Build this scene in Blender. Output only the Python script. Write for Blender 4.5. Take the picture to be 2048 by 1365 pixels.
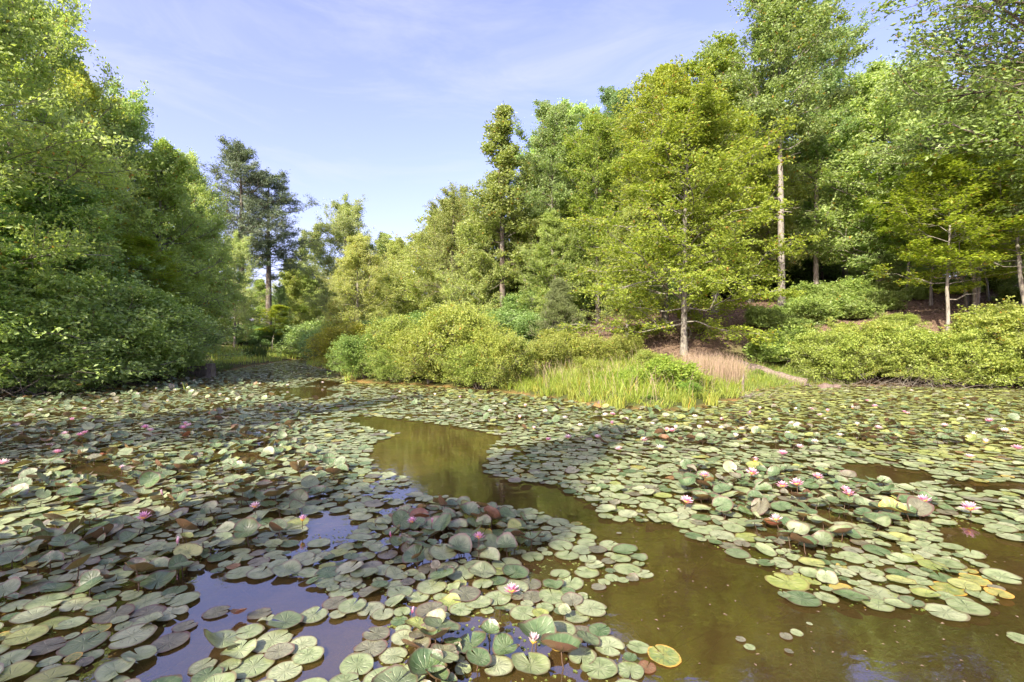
import bpy, math, random
import numpy as np
from mathutils import Matrix, Vector, Euler

for o in list(bpy.data.objects):
    bpy.data.objects.remove(o)
SC = bpy.context.scene
COL = SC.collection
R = math.radians
# ------------------------------------------------------------------ camera, sky, sun, exposure
CAM_H = 1.4
F = 967.0                                    # focal length in pixels of the 2048 px wide photograph
cam_d = bpy.data.cameras.new('camera')
cam_d.sensor_width = 36.0
cam_d.lens = 36.0 * F / 2048.0
cam_d.clip_end = 2000
cam_d.clip_start = 0.05
cam = bpy.data.objects.new('camera', cam_d)
COL.objects.link(cam)
cam.location = (0, 0, CAM_H)
cam.rotation_euler = (R(90), 0, 0)
SC.camera = cam

SUN_EL = R(36)
sun_dir = Vector((-0.52 * math.cos(SUN_EL), -0.854 * math.cos(SUN_EL), math.sin(SUN_EL)))   # light from behind and to the left
SUN_STRENGTH = 5.0
SKY_STRENGTH = 0.15
EXPOSURE = 1.40

world = bpy.data.worlds.new('World')
SC.world = world
world.use_nodes = True
wn, wl = world.node_tree.nodes, world.node_tree.links
wn.clear()
w_out = wn.new('ShaderNodeOutputWorld')
w_bg = wn.new('ShaderNodeBackground')
w_bg.inputs['Strength'].default_value = SKY_STRENGTH
sky = wn.new('ShaderNodeTexSky')
sky.sky_type = 'NISHITA'
sky.sun_disc = False
sky.sun_elevation = SUN_EL
sky.sun_rotation = math.atan2(sun_dir.x, sun_dir.y)
sky.air_density = 1.0
sky.dust_density = 3.0
sky.ozone_density = 1.2
w_tc = wn.new('ShaderNodeTexCoord')
w_map = wn.new('ShaderNodeMapping')
w_map.inputs['Scale'].default_value = (1.0, 1.3, 4.5)
w_map.inputs['Rotation'].default_value = (0, R(4), R(20))
w_no = wn.new('ShaderNodeTexNoise')
w_no.inputs['Scale'].default_value = 2.6
w_no.inputs['Detail'].default_value = 9
w_no.inputs['Roughness'].default_value = 0.62
w_no.inputs['Distortion'].default_value = 0.6
w_rmp = wn.new('ShaderNodeMapRange')
w_rmp.inputs['From Min'].default_value = 0.47
w_rmp.inputs['From Max'].default_value = 0.78
w_rmp.inputs['To Min'].default_value = 0.0
w_rmp.inputs['To Max'].default_value = 0.42
w_veil = wn.new('ShaderNodeMix')              # thin high haze gives the sky its pale lavender
w_veil.data_type = 'RGBA'
w_veil.blend_type = 'ADD'
w_veil.inputs[0].default_value = 1.0
w_veil.inputs[7].default_value = (0.22, 0.18, 0.50, 1)
w_cl = wn.new('ShaderNodeMix')
w_cl.data_type = 'RGBA'
w_cl.inputs[7].default_value = (2.5, 2.55, 2.75, 1)
wl.new(w_tc.outputs['Generated'], w_map.inputs[0])
wl.new(w_map.outputs[0], w_no.inputs['Vector'])
wl.new(w_no.outputs['Fac'], w_rmp.inputs['Value'])
w_wb = wn.new('ShaderNodeMix')                # the photograph's violet-leaning white balance
w_wb.data_type = 'RGBA'
w_wb.blend_type = 'MULTIPLY'
w_wb.inputs[0].default_value = 1.0
w_wb.inputs[7].default_value = (0.96, 0.81, 1.02, 1)
wl.new(sky.outputs[0], w_wb.inputs[6])
wl.new(w_wb.outputs[2], w_veil.inputs[6])
wl.new(w_veil.outputs[2], w_cl.inputs[6])
wl.new(w_rmp.outputs[0], w_cl.inputs[0])
wl.new(w_cl.outputs[2], w_bg.inputs['Color'])
wl.new(w_bg.outputs[0], w_out.inputs[0])

sun_d = bpy.data.lights.new('sun', 'SUN')
sun_d.energy = SUN_STRENGTH
sun_d.angle = R(0.6)
sun_d.color = (1.0, 0.90, 0.72)
sun = bpy.data.objects.new('sun', sun_d)
COL.objects.link(sun)
sun.rotation_euler = sun_dir.to_track_quat('Z', 'Y').to_euler()
sun.location = (-20, -20, 30)

SC.view_settings.view_transform = 'Standard'
SC.view_settings.look = 'None'
SC.view_settings.exposure = EXPOSURE
SC.view_settings.gamma = 1
SC.view_settings.use_curve_mapping = False
SC.render.engine = 'CYCLES'
SC.cycles.max_bounces = 7
SC.cycles.diffuse_bounces = 5
SC.cycles.glossy_bounces = 3
SC.cycles.transmission_bounces = 3
SC.cycles.transparent_max_bounces = 6
SC.cycles.sample_clamp_indirect = 10
SC.cycles.use_denoising = True
SC.cycles.use_adaptive_sampling = True
SC.cycles.adaptive_threshold = 0.02

def gp(px, py, z=0.0):
    """point of the plane z seen at a pixel of the photograph (2048 wide)"""
    Y = (CAM_H - z) * F / (py - 682.5)
    return np.array([(px - 1024.0) / F * Y, Y])

def proj(x, y, z):
    return 1024 + F * x / y, 682.5 - F * (z - CAM_H) / y

# ------------------------------------------------------------------ materials
def mat(name):
    m = bpy.data.materials.new(name)
    m.use_nodes = True
    m.node_tree.nodes.clear()
    return m, m.node_tree.nodes, m.node_tree.links

def mixc(n, l, fac, a, b, mode='MIX'):
    x = n.new('ShaderNodeMix')
    x.data_type = 'RGBA'
    x.blend_type = mode
    for sock, v in ((x.inputs[0], fac), (x.inputs[6], a), (x.inputs[7], b)):
        if hasattr(v, 'links'):
            l.new(v, sock)
        elif isinstance(v, (int, float)):
            sock.default_value = v
        else:
            sock.default_value = (*v, 1)
    return x.outputs[2]

def noise(n, l, vec, scale, detail=3, rough=0.5, dist=0.0):
    x = n.new('ShaderNodeTexNoise')
    x.inputs['Scale'].default_value = scale
    x.inputs['Detail'].default_value = detail
    x.inputs['Roughness'].default_value = rough
    x.inputs['Distortion'].default_value = dist
    if vec is not None:
        l.new(vec, x.inputs['Vector'])
    return x.outputs['Fac']

def mrange(n, l, v, a, b, c=0.0, d=1.0):
    x = n.new('ShaderNodeMapRange')
    l.new(v, x.inputs['Value'])
    for k, q in zip(('From Min', 'From Max', 'To Min', 'To Max'), (a, b, c, d)):
        x.inputs[k].default_value = q
    return x.outputs[0]

def mth(n, l, op, a, b=None):
    x = n.new('ShaderNodeMath')
    x.operation = op
    for i, v in enumerate((a, b)):
        if v is None:
            continue
        if hasattr(v, 'links'):
            l.new(v, x.inputs[i])
        else:
            x.inputs[i].default_value = v
    return x.outputs[0]

def leaf_material(name, base, light, old, trans=0.5, rough=0.5, spec=0.35, yellow=0.02, use_color=True):
    """two-sided leaf: colour varies leaf by leaf, light passes through it"""
    m, n, l = mat(name)
    geo = n.new('ShaderNodeNewGeometry')
    tc = n.new('ShaderNodeTexCoord')
    oi = n.new('ShaderNodeObjectInfo')
    c = mixc(n, l, geo.outputs['Random Per Island'], base, light)
    big = mrange(n, l, noise(n, l, tc.outputs['Object'], 0.55, 2), 0.38, 0.66)
    c = mixc(n, l, mth(n, l, 'MULTIPLY', big, 0.5), c, old)
    if yellow:
        yy = mth(n, l, 'GREATER_THAN', mth(n, l, 'FRACT', mth(n, l, 'MULTIPLY', geo.outputs['Random Per Island'], 37.7)), 1 - yellow)
        c = mixc(n, l, yy, c, (0.30, 0.20, 0.05))
    if use_color:
        c = mixc(n, l, 1.0, c, oi.outputs['Color'], 'MULTIPLY')
    d = n.new('ShaderNodeBsdfPrincipled')
    l.new(c, d.inputs['Base Color'])
    d.inputs['Roughness'].default_value = rough
    d.inputs['Specular IOR Level'].default_value = spec
    t = n.new('ShaderNodeBsdfTranslucent')
    tcx = mixc(n, l, 1.0, c, (1.25, 1.25, 0.55), 'MULTIPLY')
    l.new(tcx, t.inputs['Color'])
    mx = n.new('ShaderNodeMixShader')
    mx.inputs[0].default_value = trans
    l.new(d.outputs[0], mx.inputs[1])
    l.new(t.outputs[0], mx.inputs[2])
    out = n.new('ShaderNodeOutputMaterial')
    l.new(mx.outputs[0], out.inputs[0])
    return m

def bark_material(name, c1, c2, scale=6.0, lichen=(0.30, 0.32, 0.27), lf=0.4):
    m, n, l = mat(name)
    tc = n.new('ShaderNodeTexCoord')
    mp = n.new('ShaderNodeMapping')
    mp.inputs['Scale'].default_value = (scale, scale, scale * 0.22)
    l.new(tc.outputs['Object'], mp.inputs[0])
    f = noise(n, l, mp.outputs[0], 2.2, 5, 0.65)
    f2 = noise(n, l, tc.outputs['Object'], 2.3, 4, 0.6)
    c = mixc(n, l, mrange(n, l, f, 0.35, 0.65), c1, c2)
    c = mixc(n, l, mrange(n, l, f2, 0.5, 0.68, 0, lf), c, lichen)
    b = n.new('ShaderNodeBsdfPrincipled')
    l.new(c, b.inputs['Base Color'])
    b.inputs['Roughness'].default_value = 0.9
    b.inputs['Specular IOR Level'].default_value = 0.15
    bp = n.new('ShaderNodeBump')
    bp.inputs['Strength'].default_value = 0.8
    bp.inputs['Distance'].default_value = 0.03
    l.new(f, bp.inputs['Height'])
    l.new(bp.outputs[0], b.inputs['Normal'])
    out = n.new('ShaderNodeOutputMaterial')
    l.new(b.outputs[0], out.inputs[0])
    return m

LEAF = {
    'maple': leaf_material('maple_leaf', (0.228, 0.326, 0.123), (0.400, 0.500, 0.192), (0.272, 0.342, 0.197), trans=0.48),
    'beech': leaf_material('beech_leaf', (0.172, 0.259, 0.042), (0.356, 0.437, 0.072), (0.207, 0.282, 0.068), trans=0.5),
    'oak': leaf_material('oak_leaf', (0.159, 0.231, 0.078), (0.276, 0.363, 0.133), (0.228, 0.284, 0.148), trans=0.42, rough=0.42),
    'pine': leaf_material('pine_needle', (0.124, 0.178, 0.101), (0.202, 0.265, 0.151), (0.163, 0.194, 0.135), trans=0.2, yellow=0),
    'cedar': leaf_material('cedar_spray', (0.110, 0.155, 0.055), (0.190, 0.225, 0.090), (0.150, 0.180, 0.095), trans=0.25, yellow=0),
    'shrub': leaf_material('shrub_leaf', (0.165, 0.232, 0.054), (0.330, 0.378, 0.108), (0.209, 0.265, 0.108), trans=0.42, rough=0.45),
    'laurel': leaf_material('laurel_leaf', (0.162, 0.254, 0.087), (0.316, 0.415, 0.135), (0.213, 0.292, 0.127), trans=0.35, rough=0.38, spec=0.45, yellow=0.004),
    'grass': leaf_material('grass_blade', (0.150, 0.220, 0.045), (0.300, 0.330, 0.085), (0.230, 0.240, 0.095), trans=0.4, yellow=0.05),
    'tan': leaf_material('dry_grass', (0.34, 0.25, 0.17), (0.46, 0.34, 0.26), (0.30, 0.25, 0.17), trans=0.3, yellow=0),
    'litter': leaf_material('leaf_litter', (0.12, 0.085, 0.055), (0.29, 0.21, 0.145), (0.15, 0.105, 0.07), trans=0.1, yellow=0),
}
BARK = {
    'grey': bark_material('grey_bark', (0.13, 0.115, 0.095), (0.27, 0.25, 0.215)),
    'pale': bark_material('pale_bark', (0.13, 0.12, 0.095), (0.27, 0.25, 0.21), lf=0.45),
    'dark': bark_material('dark_bark', (0.07, 0.055, 0.042), (0.17, 0.145, 0.12)),
    'twig': bark_material('twig_bark', (0.10, 0.08, 0.06), (0.22, 0.19, 0.155), 12),
    'drift': bark_material('weathered_wood', (0.10, 0.08, 0.06), (0.24, 0.20, 0.155), 9, (0.28, 0.27, 0.24), 0.4),
}

# ------------------------------------------------------------------ mesh helpers
def make_mesh(name, pieces, mats, uv=None, smooth=None):
    """pieces: list of (verts (n,3), faces (m,k), material index); one mesh"""
    vs, li, ls, lt, mi = [], [], [], [], []
    vo = lo = 0
    uvs, sm = [], []
    for pc in pieces:
        V, Fc, m = pc[0], pc[1], pc[2]
        if len(Fc) == 0:
            continue
        k = Fc.shape[1]
        vs.append(V)
        li.append((Fc + vo).ravel())
        ls.append(lo + np.arange(len(Fc)) * k)
        lt.append(np.full(len(Fc), k))
        mi.append(np.full(len(Fc), m) if np.isscalar(m) else m)
        sm.append(np.full(len(Fc), bool(pc[4]) if len(pc) > 4 else False))
        if uv:
            U = pc[3] if len(pc) > 3 and pc[3] is not None else np.zeros((len(V), 2))
            uvs.append(U[Fc.ravel()])
        vo += len(V)
        lo += len(Fc) * k
    V = np.concatenate(vs).astype(np.float32)
    li = np.concatenate(li).astype(np.int32)
    ls = np.concatenate(ls).astype(np.int32)
    lt = np.concatenate(lt).astype(np.int32)
    me = bpy.data.meshes.new(name)
    me.vertices.add(len(V))
    me.vertices.foreach_set('co', V.ravel())
    me.loops.add(len(li))
    me.loops.foreach_set('vertex_index', li)
    me.polygons.add(len(ls))
    me.polygons.foreach_set('loop_start', ls)
    me.polygons.foreach_set('loop_total', lt)
    me.polygons.foreach_set('material_index', np.concatenate(mi).astype(np.int32))
    me.polygons.foreach_set('use_smooth', np.concatenate(sm))
    if uv:
        ul = me.uv_layers.new(name='local')
        ul.data.foreach_set('uv', np.concatenate(uvs).astype(np.float32).ravel())
    for m in mats:
        me.materials.append(m)
    me.update(calc_edges=True)
    return me

def link(name, me, parent=None, loc=(0, 0, 0), rot=(0, 0, 0), scale=(1, 1, 1)):
    o = bpy.data.objects.new(name, me)
    COL.objects.link(o)
    o.location, o.rotation_euler, o.scale = loc, rot, scale
    if parent is not None:
        o.parent = parent
    return o

def tag(o, label=None, category=None, group=None, kind=None):
    if label: o['label'] = label
    if category: o['category'] = category
    if group: o['group'] = group
    if kind: o['kind'] = kind
    return o

def unit(v):
    return v / np.maximum(np.linalg.norm(v, axis=-1, keepdims=True), 1e-9)

def tubes(P, Rd, S):
    """P (N,K,3) centre lines, Rd (N,K) radii -> verts, quads"""
    N, K, _ = P.shape
    T = np.gradient(P, axis=1)
    T = unit(T)
    mean = unit(P[:, -1] - P[:, 0])
    ref = np.where(np.abs(mean[:, 2:3]) > 0.8, np.array([[1.0, 0, 0]]), np.array([[0, 0, 1.0]]))[:, None, :]
    A = unit(np.cross(T, np.broadcast_to(ref, T.shape)))
    B = np.cross(T, A)
    th = np.arange(S) / S * 2 * np.pi
    V = P[:, :, None, :] + Rd[:, :, None, None] * (A[:, :, None, :] * np.cos(th)[:, None] + B[:, :, None, :] * np.sin(th)[:, None])
    idx = np.arange(N * K * S).reshape(N, K, S)
    a = idx[:, :-1, :]
    b = np.roll(a, -1, axis=2)
    c = idx[:, 1:, :]
    d = np.roll(c, -1, axis=2)
    return V.reshape(-1, 3), np.stack([a, b, d, c], -1).reshape(-1, 4)

def quads(C, size, rng, flat=0.6, aspect=0.55, along=None):
    """rhomb leaves at C, facing mostly up by 'flat'"""
    N = len(C)
    nz = unit(rng.normal(size=(N, 3)) * (1 - flat) + np.array([0, 0, 1.0]) * flat * np.sign(rng.random((N, 1)) + 2))
    d = rng.normal(size=(N, 3)) if along is None else along + rng.normal(size=(N, 3)) * 0.5
    d = unit(d - nz * np.sum(d * nz, 1, keepdims=True))
    s = np.cross(nz, d)
    L = size * rng.uniform(0.65, 1.3, (N, 1))
    droop = -nz * L * 0.12
    V = np.stack([C - d * L * 0.5 + droop, C + s * L * aspect * 0.5 + d * L * 0.05, C + d * L * 0.5 + droop, C - s * L * aspect * 0.5 + d * L * 0.05], 1)
    return V.reshape(-1, 3), np.arange(N * 4).reshape(N, 4)

def spawn(P, n, s0, s1, Lf, angf, rng, K=5, planar=0.0, curve=0.0, up=0.0, wob=0.06, even=False):
    """n children on each centre line; returns (N*n,K,3) lines, s of each, parent index"""
    N, KP, _ = P.shape
    if even:
        s = s0 + (s1 - s0) * (np.arange(n) + rng.random(n)) / n
        s = np.tile(s, (N, 1))
    else:
        s = rng.uniform(s0, s1, (N, n))
    f = np.clip(s * (KP - 1), 0, KP - 1 - 1e-6)
    i = f.astype(int)
    w = (f - i)[..., None]
    ar = np.arange(N)[:, None]
    base = P[ar, i] * (1 - w) + P[ar, i + 1] * w
    T = unit(P[ar, i + 1] - P[ar, i])
    Bv = rng.normal(size=(N, n, 3))
    if even:
        az = np.arange(n) * 2.39996 + rng.uniform(-.5, .5, (N, n))
        Bv = np.stack([np.cos(az), np.sin(az), np.zeros_like(az)], -1)
    Bv[..., 2] *= (1 - planar)
    Bv = unit(Bv - T * np.sum(Bv * T, -1, keepdims=True))
    ang = angf(s)[..., None]
    d = np.cos(ang) * T + np.sin(ang) * Bv
    d[..., 2] += up
    d = unit(d)
    L = Lf(s)
    if L.ndim == 2:
        L = L[..., None]
    t = np.linspace(0, 1, K)[None, None, :, None]
    Q = base[:, :, None, :] + d[:, :, None, :] * (L[:, :, None, :] * t)
    Q = Q + np.array([0, 0, 1.0]) * (L[:, :, None, :] * curve * t ** 2)
    wv = rng.normal(size=(N, n, K, 3)) * wob
    wv[:, :, 0] = 0
    Q = Q + np.cumsum(wv, axis=2) * L[:, :, None, :]
    return Q.reshape(N * n, K, 3), s.reshape(-1), np.repeat(np.arange(N), n), L.reshape(-1)

def trunk_line(H, rng, K=16, wander=0.02, lean=(0, 0), bend=0.0):
    t = np.linspace(0, 1, K)
    w = np.cumsum(rng.normal(size=(K, 2)), axis=0) * wander * H / K ** 0.5 * 0.5
    w -= w[0]
    x = w[:, 0] * t + lean[0] * H * t + bend * H * np.sin(t * np.pi) * 0.5
    y = w[:, 1] * t + lean[1] * H * t
    return np.stack([x, y, t * H], -1)[None]

TREE = {}
def build_tree(key, seed, H, r0, cb, Rc, n1, n2, n3, nl, leaf, bark, lsize, *, prof='oval', ang=(80, 25), planar=0.3,
               flat=0.6, aspect=0.55, stems=1, spread=0.0, curve=0.05, l2=0.5, l3=0.3, jit=0.09, lean=(0, 0), bend=0.0,
               wander=0.02, dead=0, top=1.0, keep=1.0, sink=0.4, first=None):
    rng = np.random.default_rng(seed)
    if stems == 1:
        T = trunk_line(H, rng, 16, wander, lean, bend)
    else:
        L = []
        for k in range(stems):
            a = k * 2.4 + rng.random()
            sp = spread * rng.uniform(0.35, 1.1)
            h = H * (1 - 0.45 * (sp / max(spread, .01)) ** 2 * rng.random()) * rng.uniform(0.62, 1.0)
            q = trunk_line(h, rng, 9, wander * 2.5, (math.cos(a) * sp, math.sin(a) * sp), 0)[0]
            q[:, :2] += np.array([math.cos(a), math.sin(a)]) * Rc * 0.18 * rng.random()
            L.append(q)
        T = np.stack(L)
    sT = np.linspace(0, 1, T.shape[1])
    rT = r0 * ((1 - sT) ** 0.75 * 0.92 + 0.05)
    if stems == 1:
        rT = rT + r0 * 0.45 * np.exp(-sT * H / 0.35)
    rT = np.tile(rT, (T.shape[0], 1))
    def u(s):
        return np.clip((s - cb) / (1 - cb), 0, 1)
    def Lf(s):
        x = u(s)
        if prof == 'oval':
            e = np.sin(np.pi * (0.22 + 0.74 * x)) ** 0.8
        elif prof == 'cone':
            e = (1 - x) ** 0.85 + 0.06
        elif prof == 'wide':
            e = (0.75 + 0.25 * np.minimum(1, x / 0.3)) * (1 - x ** 2.2) + 0.12
        elif prof == 'top':
            e = np.sin(np.pi * (0.10 + 0.80 * x ** 0.75)) ** 0.7
        else:
            e = 0.5 + 0.5 * np.sin(np.pi * x)
        return Rc * e * (rng.uniform(0.6, 1.1, s.shape) if stems == 1 else rng.uniform(0.35, 1.35, s.shape))
    def Af(s):
        x = u(s)
        return np.radians(ang[0] + (ang[1] - ang[0]) * x + rng.normal(size=s.shape) * 8)
    B1, s1, p1, L1 = spawn(T, n1, cb, 0.985 * top, Lf, Af, rng, 6, 0.0, curve, 0, 0.05, even=True)
    if keep < 1:
        k = rng.random(len(B1)) < keep
        B1, s1, p1, L1 = B1[k], s1[k], p1[k], L1[k]
    r1 = np.interp(s1, sT, rT[0]) * 0.30 + 0.005
    r1 = np.minimum(r1, L1 * 0.014 + 0.006)
    R1 = r1[:, None] * np.linspace(1, 0.25, 6)
    B2, s2, p2, L2 = spawn(B1, n2, 0.15, 1.0, lambda s: (L1[:, None] * l2 * (1.15 - 0.6 * s) * rng.uniform(0.6, 1.2, s.shape)),
                           lambda s: np.radians(rng.uniform(28, 62, s.shape)), rng, 4, planar, curve, 0.05, 0.07)
    R2 = (r1[p2] * 0.42 + 0.003)[:, None] * np.linspace(1, 0.3, 4)
    B3, s3, p3, L3 = spawn(B2, n3, 0.1, 1.0, lambda s: np.maximum(0.22, L2[:, None] * l3 * 1.6) * rng.uniform(0.5, 1.2, s.shape),
                           lambda s: np.radians(rng.uniform(25, 70, s.shape)), rng, 2, planar, 0, 0.05, 0.0)
    R3 = (R2[p3, -1] * 0.7 + 0.001)[:, None] * np.array([[1, 0.35]])
    # leaves round each twig
    t = rng.uniform(0.15, 1.08, (len(B3), nl))
    C = B3[:, 0][:, None] * (1 - t[..., None]) + B3[:, 1][:, None] * t[..., None]
    J = rng.normal(size=C.shape) * jit
    J[..., 2] *= (1 - planar * 0.6)
    C = (C + J).reshape(-1, 3)
    C = C[C[:, 2] > 0.08]
    dirs = np.repeat(unit(B3[:, 1] - B3[:, 0]), nl, 0)[:len(C)]
    LV, LF_ = quads(C, lsize, rng, flat, aspect, dirs)
    first_z = T[:, 0].copy()
    T[:, 0, 2] -= sink
    wood = [(*tubes(T, rT, 10 if stems == 1 else 6), 0, None, True), (*tubes(B1, R1, 5), 0, None, True),
            (*tubes(B2, R2, 3), 0, None, True)] + ([] if stems > 1 or prof == 'cone' and H < 6 else [(*tubes(B3, R3, 3), 0, None, False)])
    if dead:
        D, *_ = spawn(T, dead, min(0.18, cb * 0.5), cb + 0.02, lambda s: rng.uniform(0.5, 1.8, s.shape), lambda s: np.radians(rng.uniform(60, 95, s.shape)), rng, 5, 0, -0.08, 0, 0.10, even=False)
        wood.append((*tubes(D, np.linspace(0.03, 0.006, 5)[None] * np.ones((len(D), 1)), 4), 0))
    trunk = make_mesh(key + '_trunk', wood, [BARK[bark]])
    crown = make_mesh(key + '_crown', [(LV, LF_, 0)], [LEAF[leaf]])
    TREE[key] = (trunk, crown, max(H * 0.9, float(np.percentile(LV[:, 2], 99.7))))

build_tree('beech', 11, 11.5, 0.125, 0.10, 4.3, 70, 9, 8, 19, 'beech', 'pale', 0.122, prof='wide', ang=(88, 28), planar=0.75, flat=0.5, curve=-0.02, jit=0.10, dead=0, l2=0.46)
build_tree('beech_tall', 12, 13.0, 0.16, 0.28, 3.2, 56, 8, 8, 16, 'beech', 'pale', 0.14, prof='oval', ang=(75, 22), planar=0.5, flat=0.45, jit=0.12)
build_tree('maple', 13, 13.0, 0.17, 0.14, 3.6, 62, 9, 7, 16, 'maple', 'grey', 0.150, prof='wide', ang=(78, 24), planar=0.55, flat=0.42, jit=0.12)
build_tree('maple_broad', 14, 12.0, 0.18, 0.12, 4.2, 52, 10, 8, 18, 'maple', 'grey', 0.130, prof='oval', ang=(82, 20), planar=0.6, flat=0.42, jit=0.13, stems=1)
build_tree('oak_high', 15, 18.5, 0.19, 0.50, 3.3, 46, 9, 8, 14, 'oak', 'grey', 0.16, prof='top', ang=(82, 20), planar=0.3, flat=0.5, jit=0.13, dead=6, wander=0.012)
build_tree('oak_wide', 16, 17.0, 0.34, 0.34, 5.6, 40, 12, 9, 18, 'oak', 'dark', 0.145, prof='top', ang=(84, 22), planar=0.5, flat=0.5, jit=0.13, wander=0.03)
build_tree('pine', 17, 18.5, 0.26, 0.42, 3.1, 58, 9, 7, 12, 'pine', 'dark', 0.20, prof='oval', ang=(88, 38), planar=0.3, flat=0.25, aspect=0.22, jit=0.12, curve=0.12, dead=10, wander=0.012, keep=0.85)
build_tree('sapling', 18, 9.5, 0.075, 0.34, 2.3, 38, 8, 7, 12, 'beech', 'pale', 0.125, prof='oval', ang=(72, 30), planar=0.75, flat=0.75, jit=0.10, wander=0.06, dead=2)
build_tree('sapling_forked', 19, 9.0, 0.075, 0.48, 2.4, 16, 7, 6, 11, 'beech', 'pale', 0.12, prof='oval', ang=(75, 35), planar=0.8, flat=0.75, stems=3, spread=0.16, jit=0.10, wander=0.03)
build_tree('slender', 20, 15.5, 0.16, 0.30, 2.5, 44, 8, 6, 12, 'oak', 'dark', 0.15, prof='cone', ang=(70, 30), planar=0.1, flat=0.35, jit=0.12, wander=0.03, keep=0.8, curve=0.12)
build_tree('cedar', 21, 4.2, 0.07, 0.03, 1.55, 90, 8, 6, 8, 'cedar', 'dark', 0.085, prof='cone', ang=(62, 30), planar=0.1, flat=0.1, aspect=0.25, jit=0.04, curve=0.12, l2=0.4)
build_tree('bush_big', 22, 2.5, 0.022, 0.10, 1.05, 22, 7, 5, 6, 'shrub', 'twig', 0.072, prof='wide', ang=(60, 25), planar=0.1, flat=0.35, stems=15, spread=0.62, jit=0.06, curve=0.1, sink=0.15, l2=0.5)
build_tree('bush_bank', 23, 2.6, 0.03, 0.10, 1.35, 20, 7, 5, 7, 'laurel', 'twig', 0.085, prof='wide', ang=(78, 35), planar=0.45, flat=0.55, stems=12, spread=0.65, jit=0.07, sink=0.15)
build_tree('bank_layered', 28, 3.0, 0.035, 0.08, 1.5, 16, 8, 6, 11, 'maple', 'grey', 0.095, prof='wide', ang=(85, 30), planar=0.85, flat=0.5, stems=5, spread=0.45, jit=0.06, sink=0.15, l2=0.55)
build_tree('forest_pole', 29, 14.5, 0.11, 0.46, 2.6, 34, 7, 6, 12, 'maple', 'dark', 0.20, prof='top', ang=(82, 22), planar=0.5, flat=0.4, jit=0.16, dead=7, wander=0.03)
build_tree('laurel', 24, 1.15, 0.015, 0.20, 0.62, 14, 6, 4, 9, 'laurel', 'twig', 0.095, prof='wide', ang=(70, 30), planar=0.2, flat=0.5, stems=9, spread=0.6, jit=0.05, sink=0.1)
build_tree('scrub', 25, 1.7, 0.012, 0.25, 0.62, 13, 5, 4, 7, 'shrub', 'twig', 0.065, prof='wide', ang=(60, 25), planar=0.1, flat=0.3, stems=9, spread=0.45, jit=0.06, sink=0.1, keep=0.85)
build_tree('background', 26, 15.0, 0.15, 0.10, 3.3, 60, 8, 6, 13, 'maple', 'dark', 0.20, prof='wide', ang=(78, 22), planar=0.45, flat=0.4, jit=0.17, dead=4)
build_tree('young_leafy', 27, 1.3, 0.012, 0.08, 0.55, 10, 4, 4, 8, 'beech', 'twig', 0.085, prof='wide', ang=(55, 25), planar=0.1, flat=0.35, stems=8, spread=0.7, jit=0.05, sink=0.1)

# ------------------------------------------------------------------ the pond outline and the land round it
POND = [(-15.5, 1), (-14.2, 5), (-12.6, 9), (-12.9, 12), (-13.0, 14.5), (-11.9, 17), (-12.6, 20), (-14.2, 25.6), (-16.4, 33.5), (-16.6, 38.5), (-13.6, 37.5),
        (-12.3, 29), (-9.8, 25.0), (-7.3, 21.0), (-5.8, 16.9), (-4.2, 15.9), (-2.1, 14.9), (0.1, 12.9), (0.8, 11.9), (1.86, 10.4), (3.0, 9.7), (4.1, 10.3), (5.7, 12.0),
        (6.6, 13.6), (8.1, 14.7), (10.4, 15.4), (12.2, 14.9), (14.9, 14.3), (18.5, 12), (20, 6), (18, 1), (14, -1.5), (6, -1.2), (-2, -1.0), (-9, -1.4), (-14, -1.5)]
PO = np.array(POND, float)

def smooth_poly(P, it=2):
    for _ in range(it):
        Q = np.roll(P, -1, axis=0)
        P = np.stack([0.75 * P + 0.25 * Q, 0.25 * P + 0.75 * Q], 1).reshape(-1, 2)
    return P
PO = smooth_poly(PO)
_r = np.random.default_rng(5)
PO = PO + _r.normal(size=PO.shape) * 0.10

def inside(poly, X, Y):
    poly = np.asarray(poly)
    c = np.zeros(X.shape, bool)
    j = len(poly) - 1
    for i in range(len(poly)):
        xi, yi = poly[i]
        xj, yj = poly[j]
        if yi != yj:
            c ^= ((yi > Y) != (yj > Y)) & (X < (xj - xi) * (Y - yi) / (yj - yi) + xi)
        j = i
    return c

def sdist(X, Y):
    d = np.full(X.shape, 1e9)
    for i in range(len(PO)):
        a, b = PO[i - 1], PO[i]
        ab = b - a
        t = np.clip(((X - a[0]) * ab[0] + (Y - a[1]) * ab[1]) / max(ab @ ab, 1e-9), 0, 1)
        d = np.minimum(d, np.hypot(X - a[0] - t * ab[0], Y - a[1] - t * ab[1]))
    return np.where(inside(PO, X, Y), -d, d)

def sstep(a, b, x):
    t = np.clip((x - a) / (b - a), 0, 1)
    return t * t * (3 - 2 * t)

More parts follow.
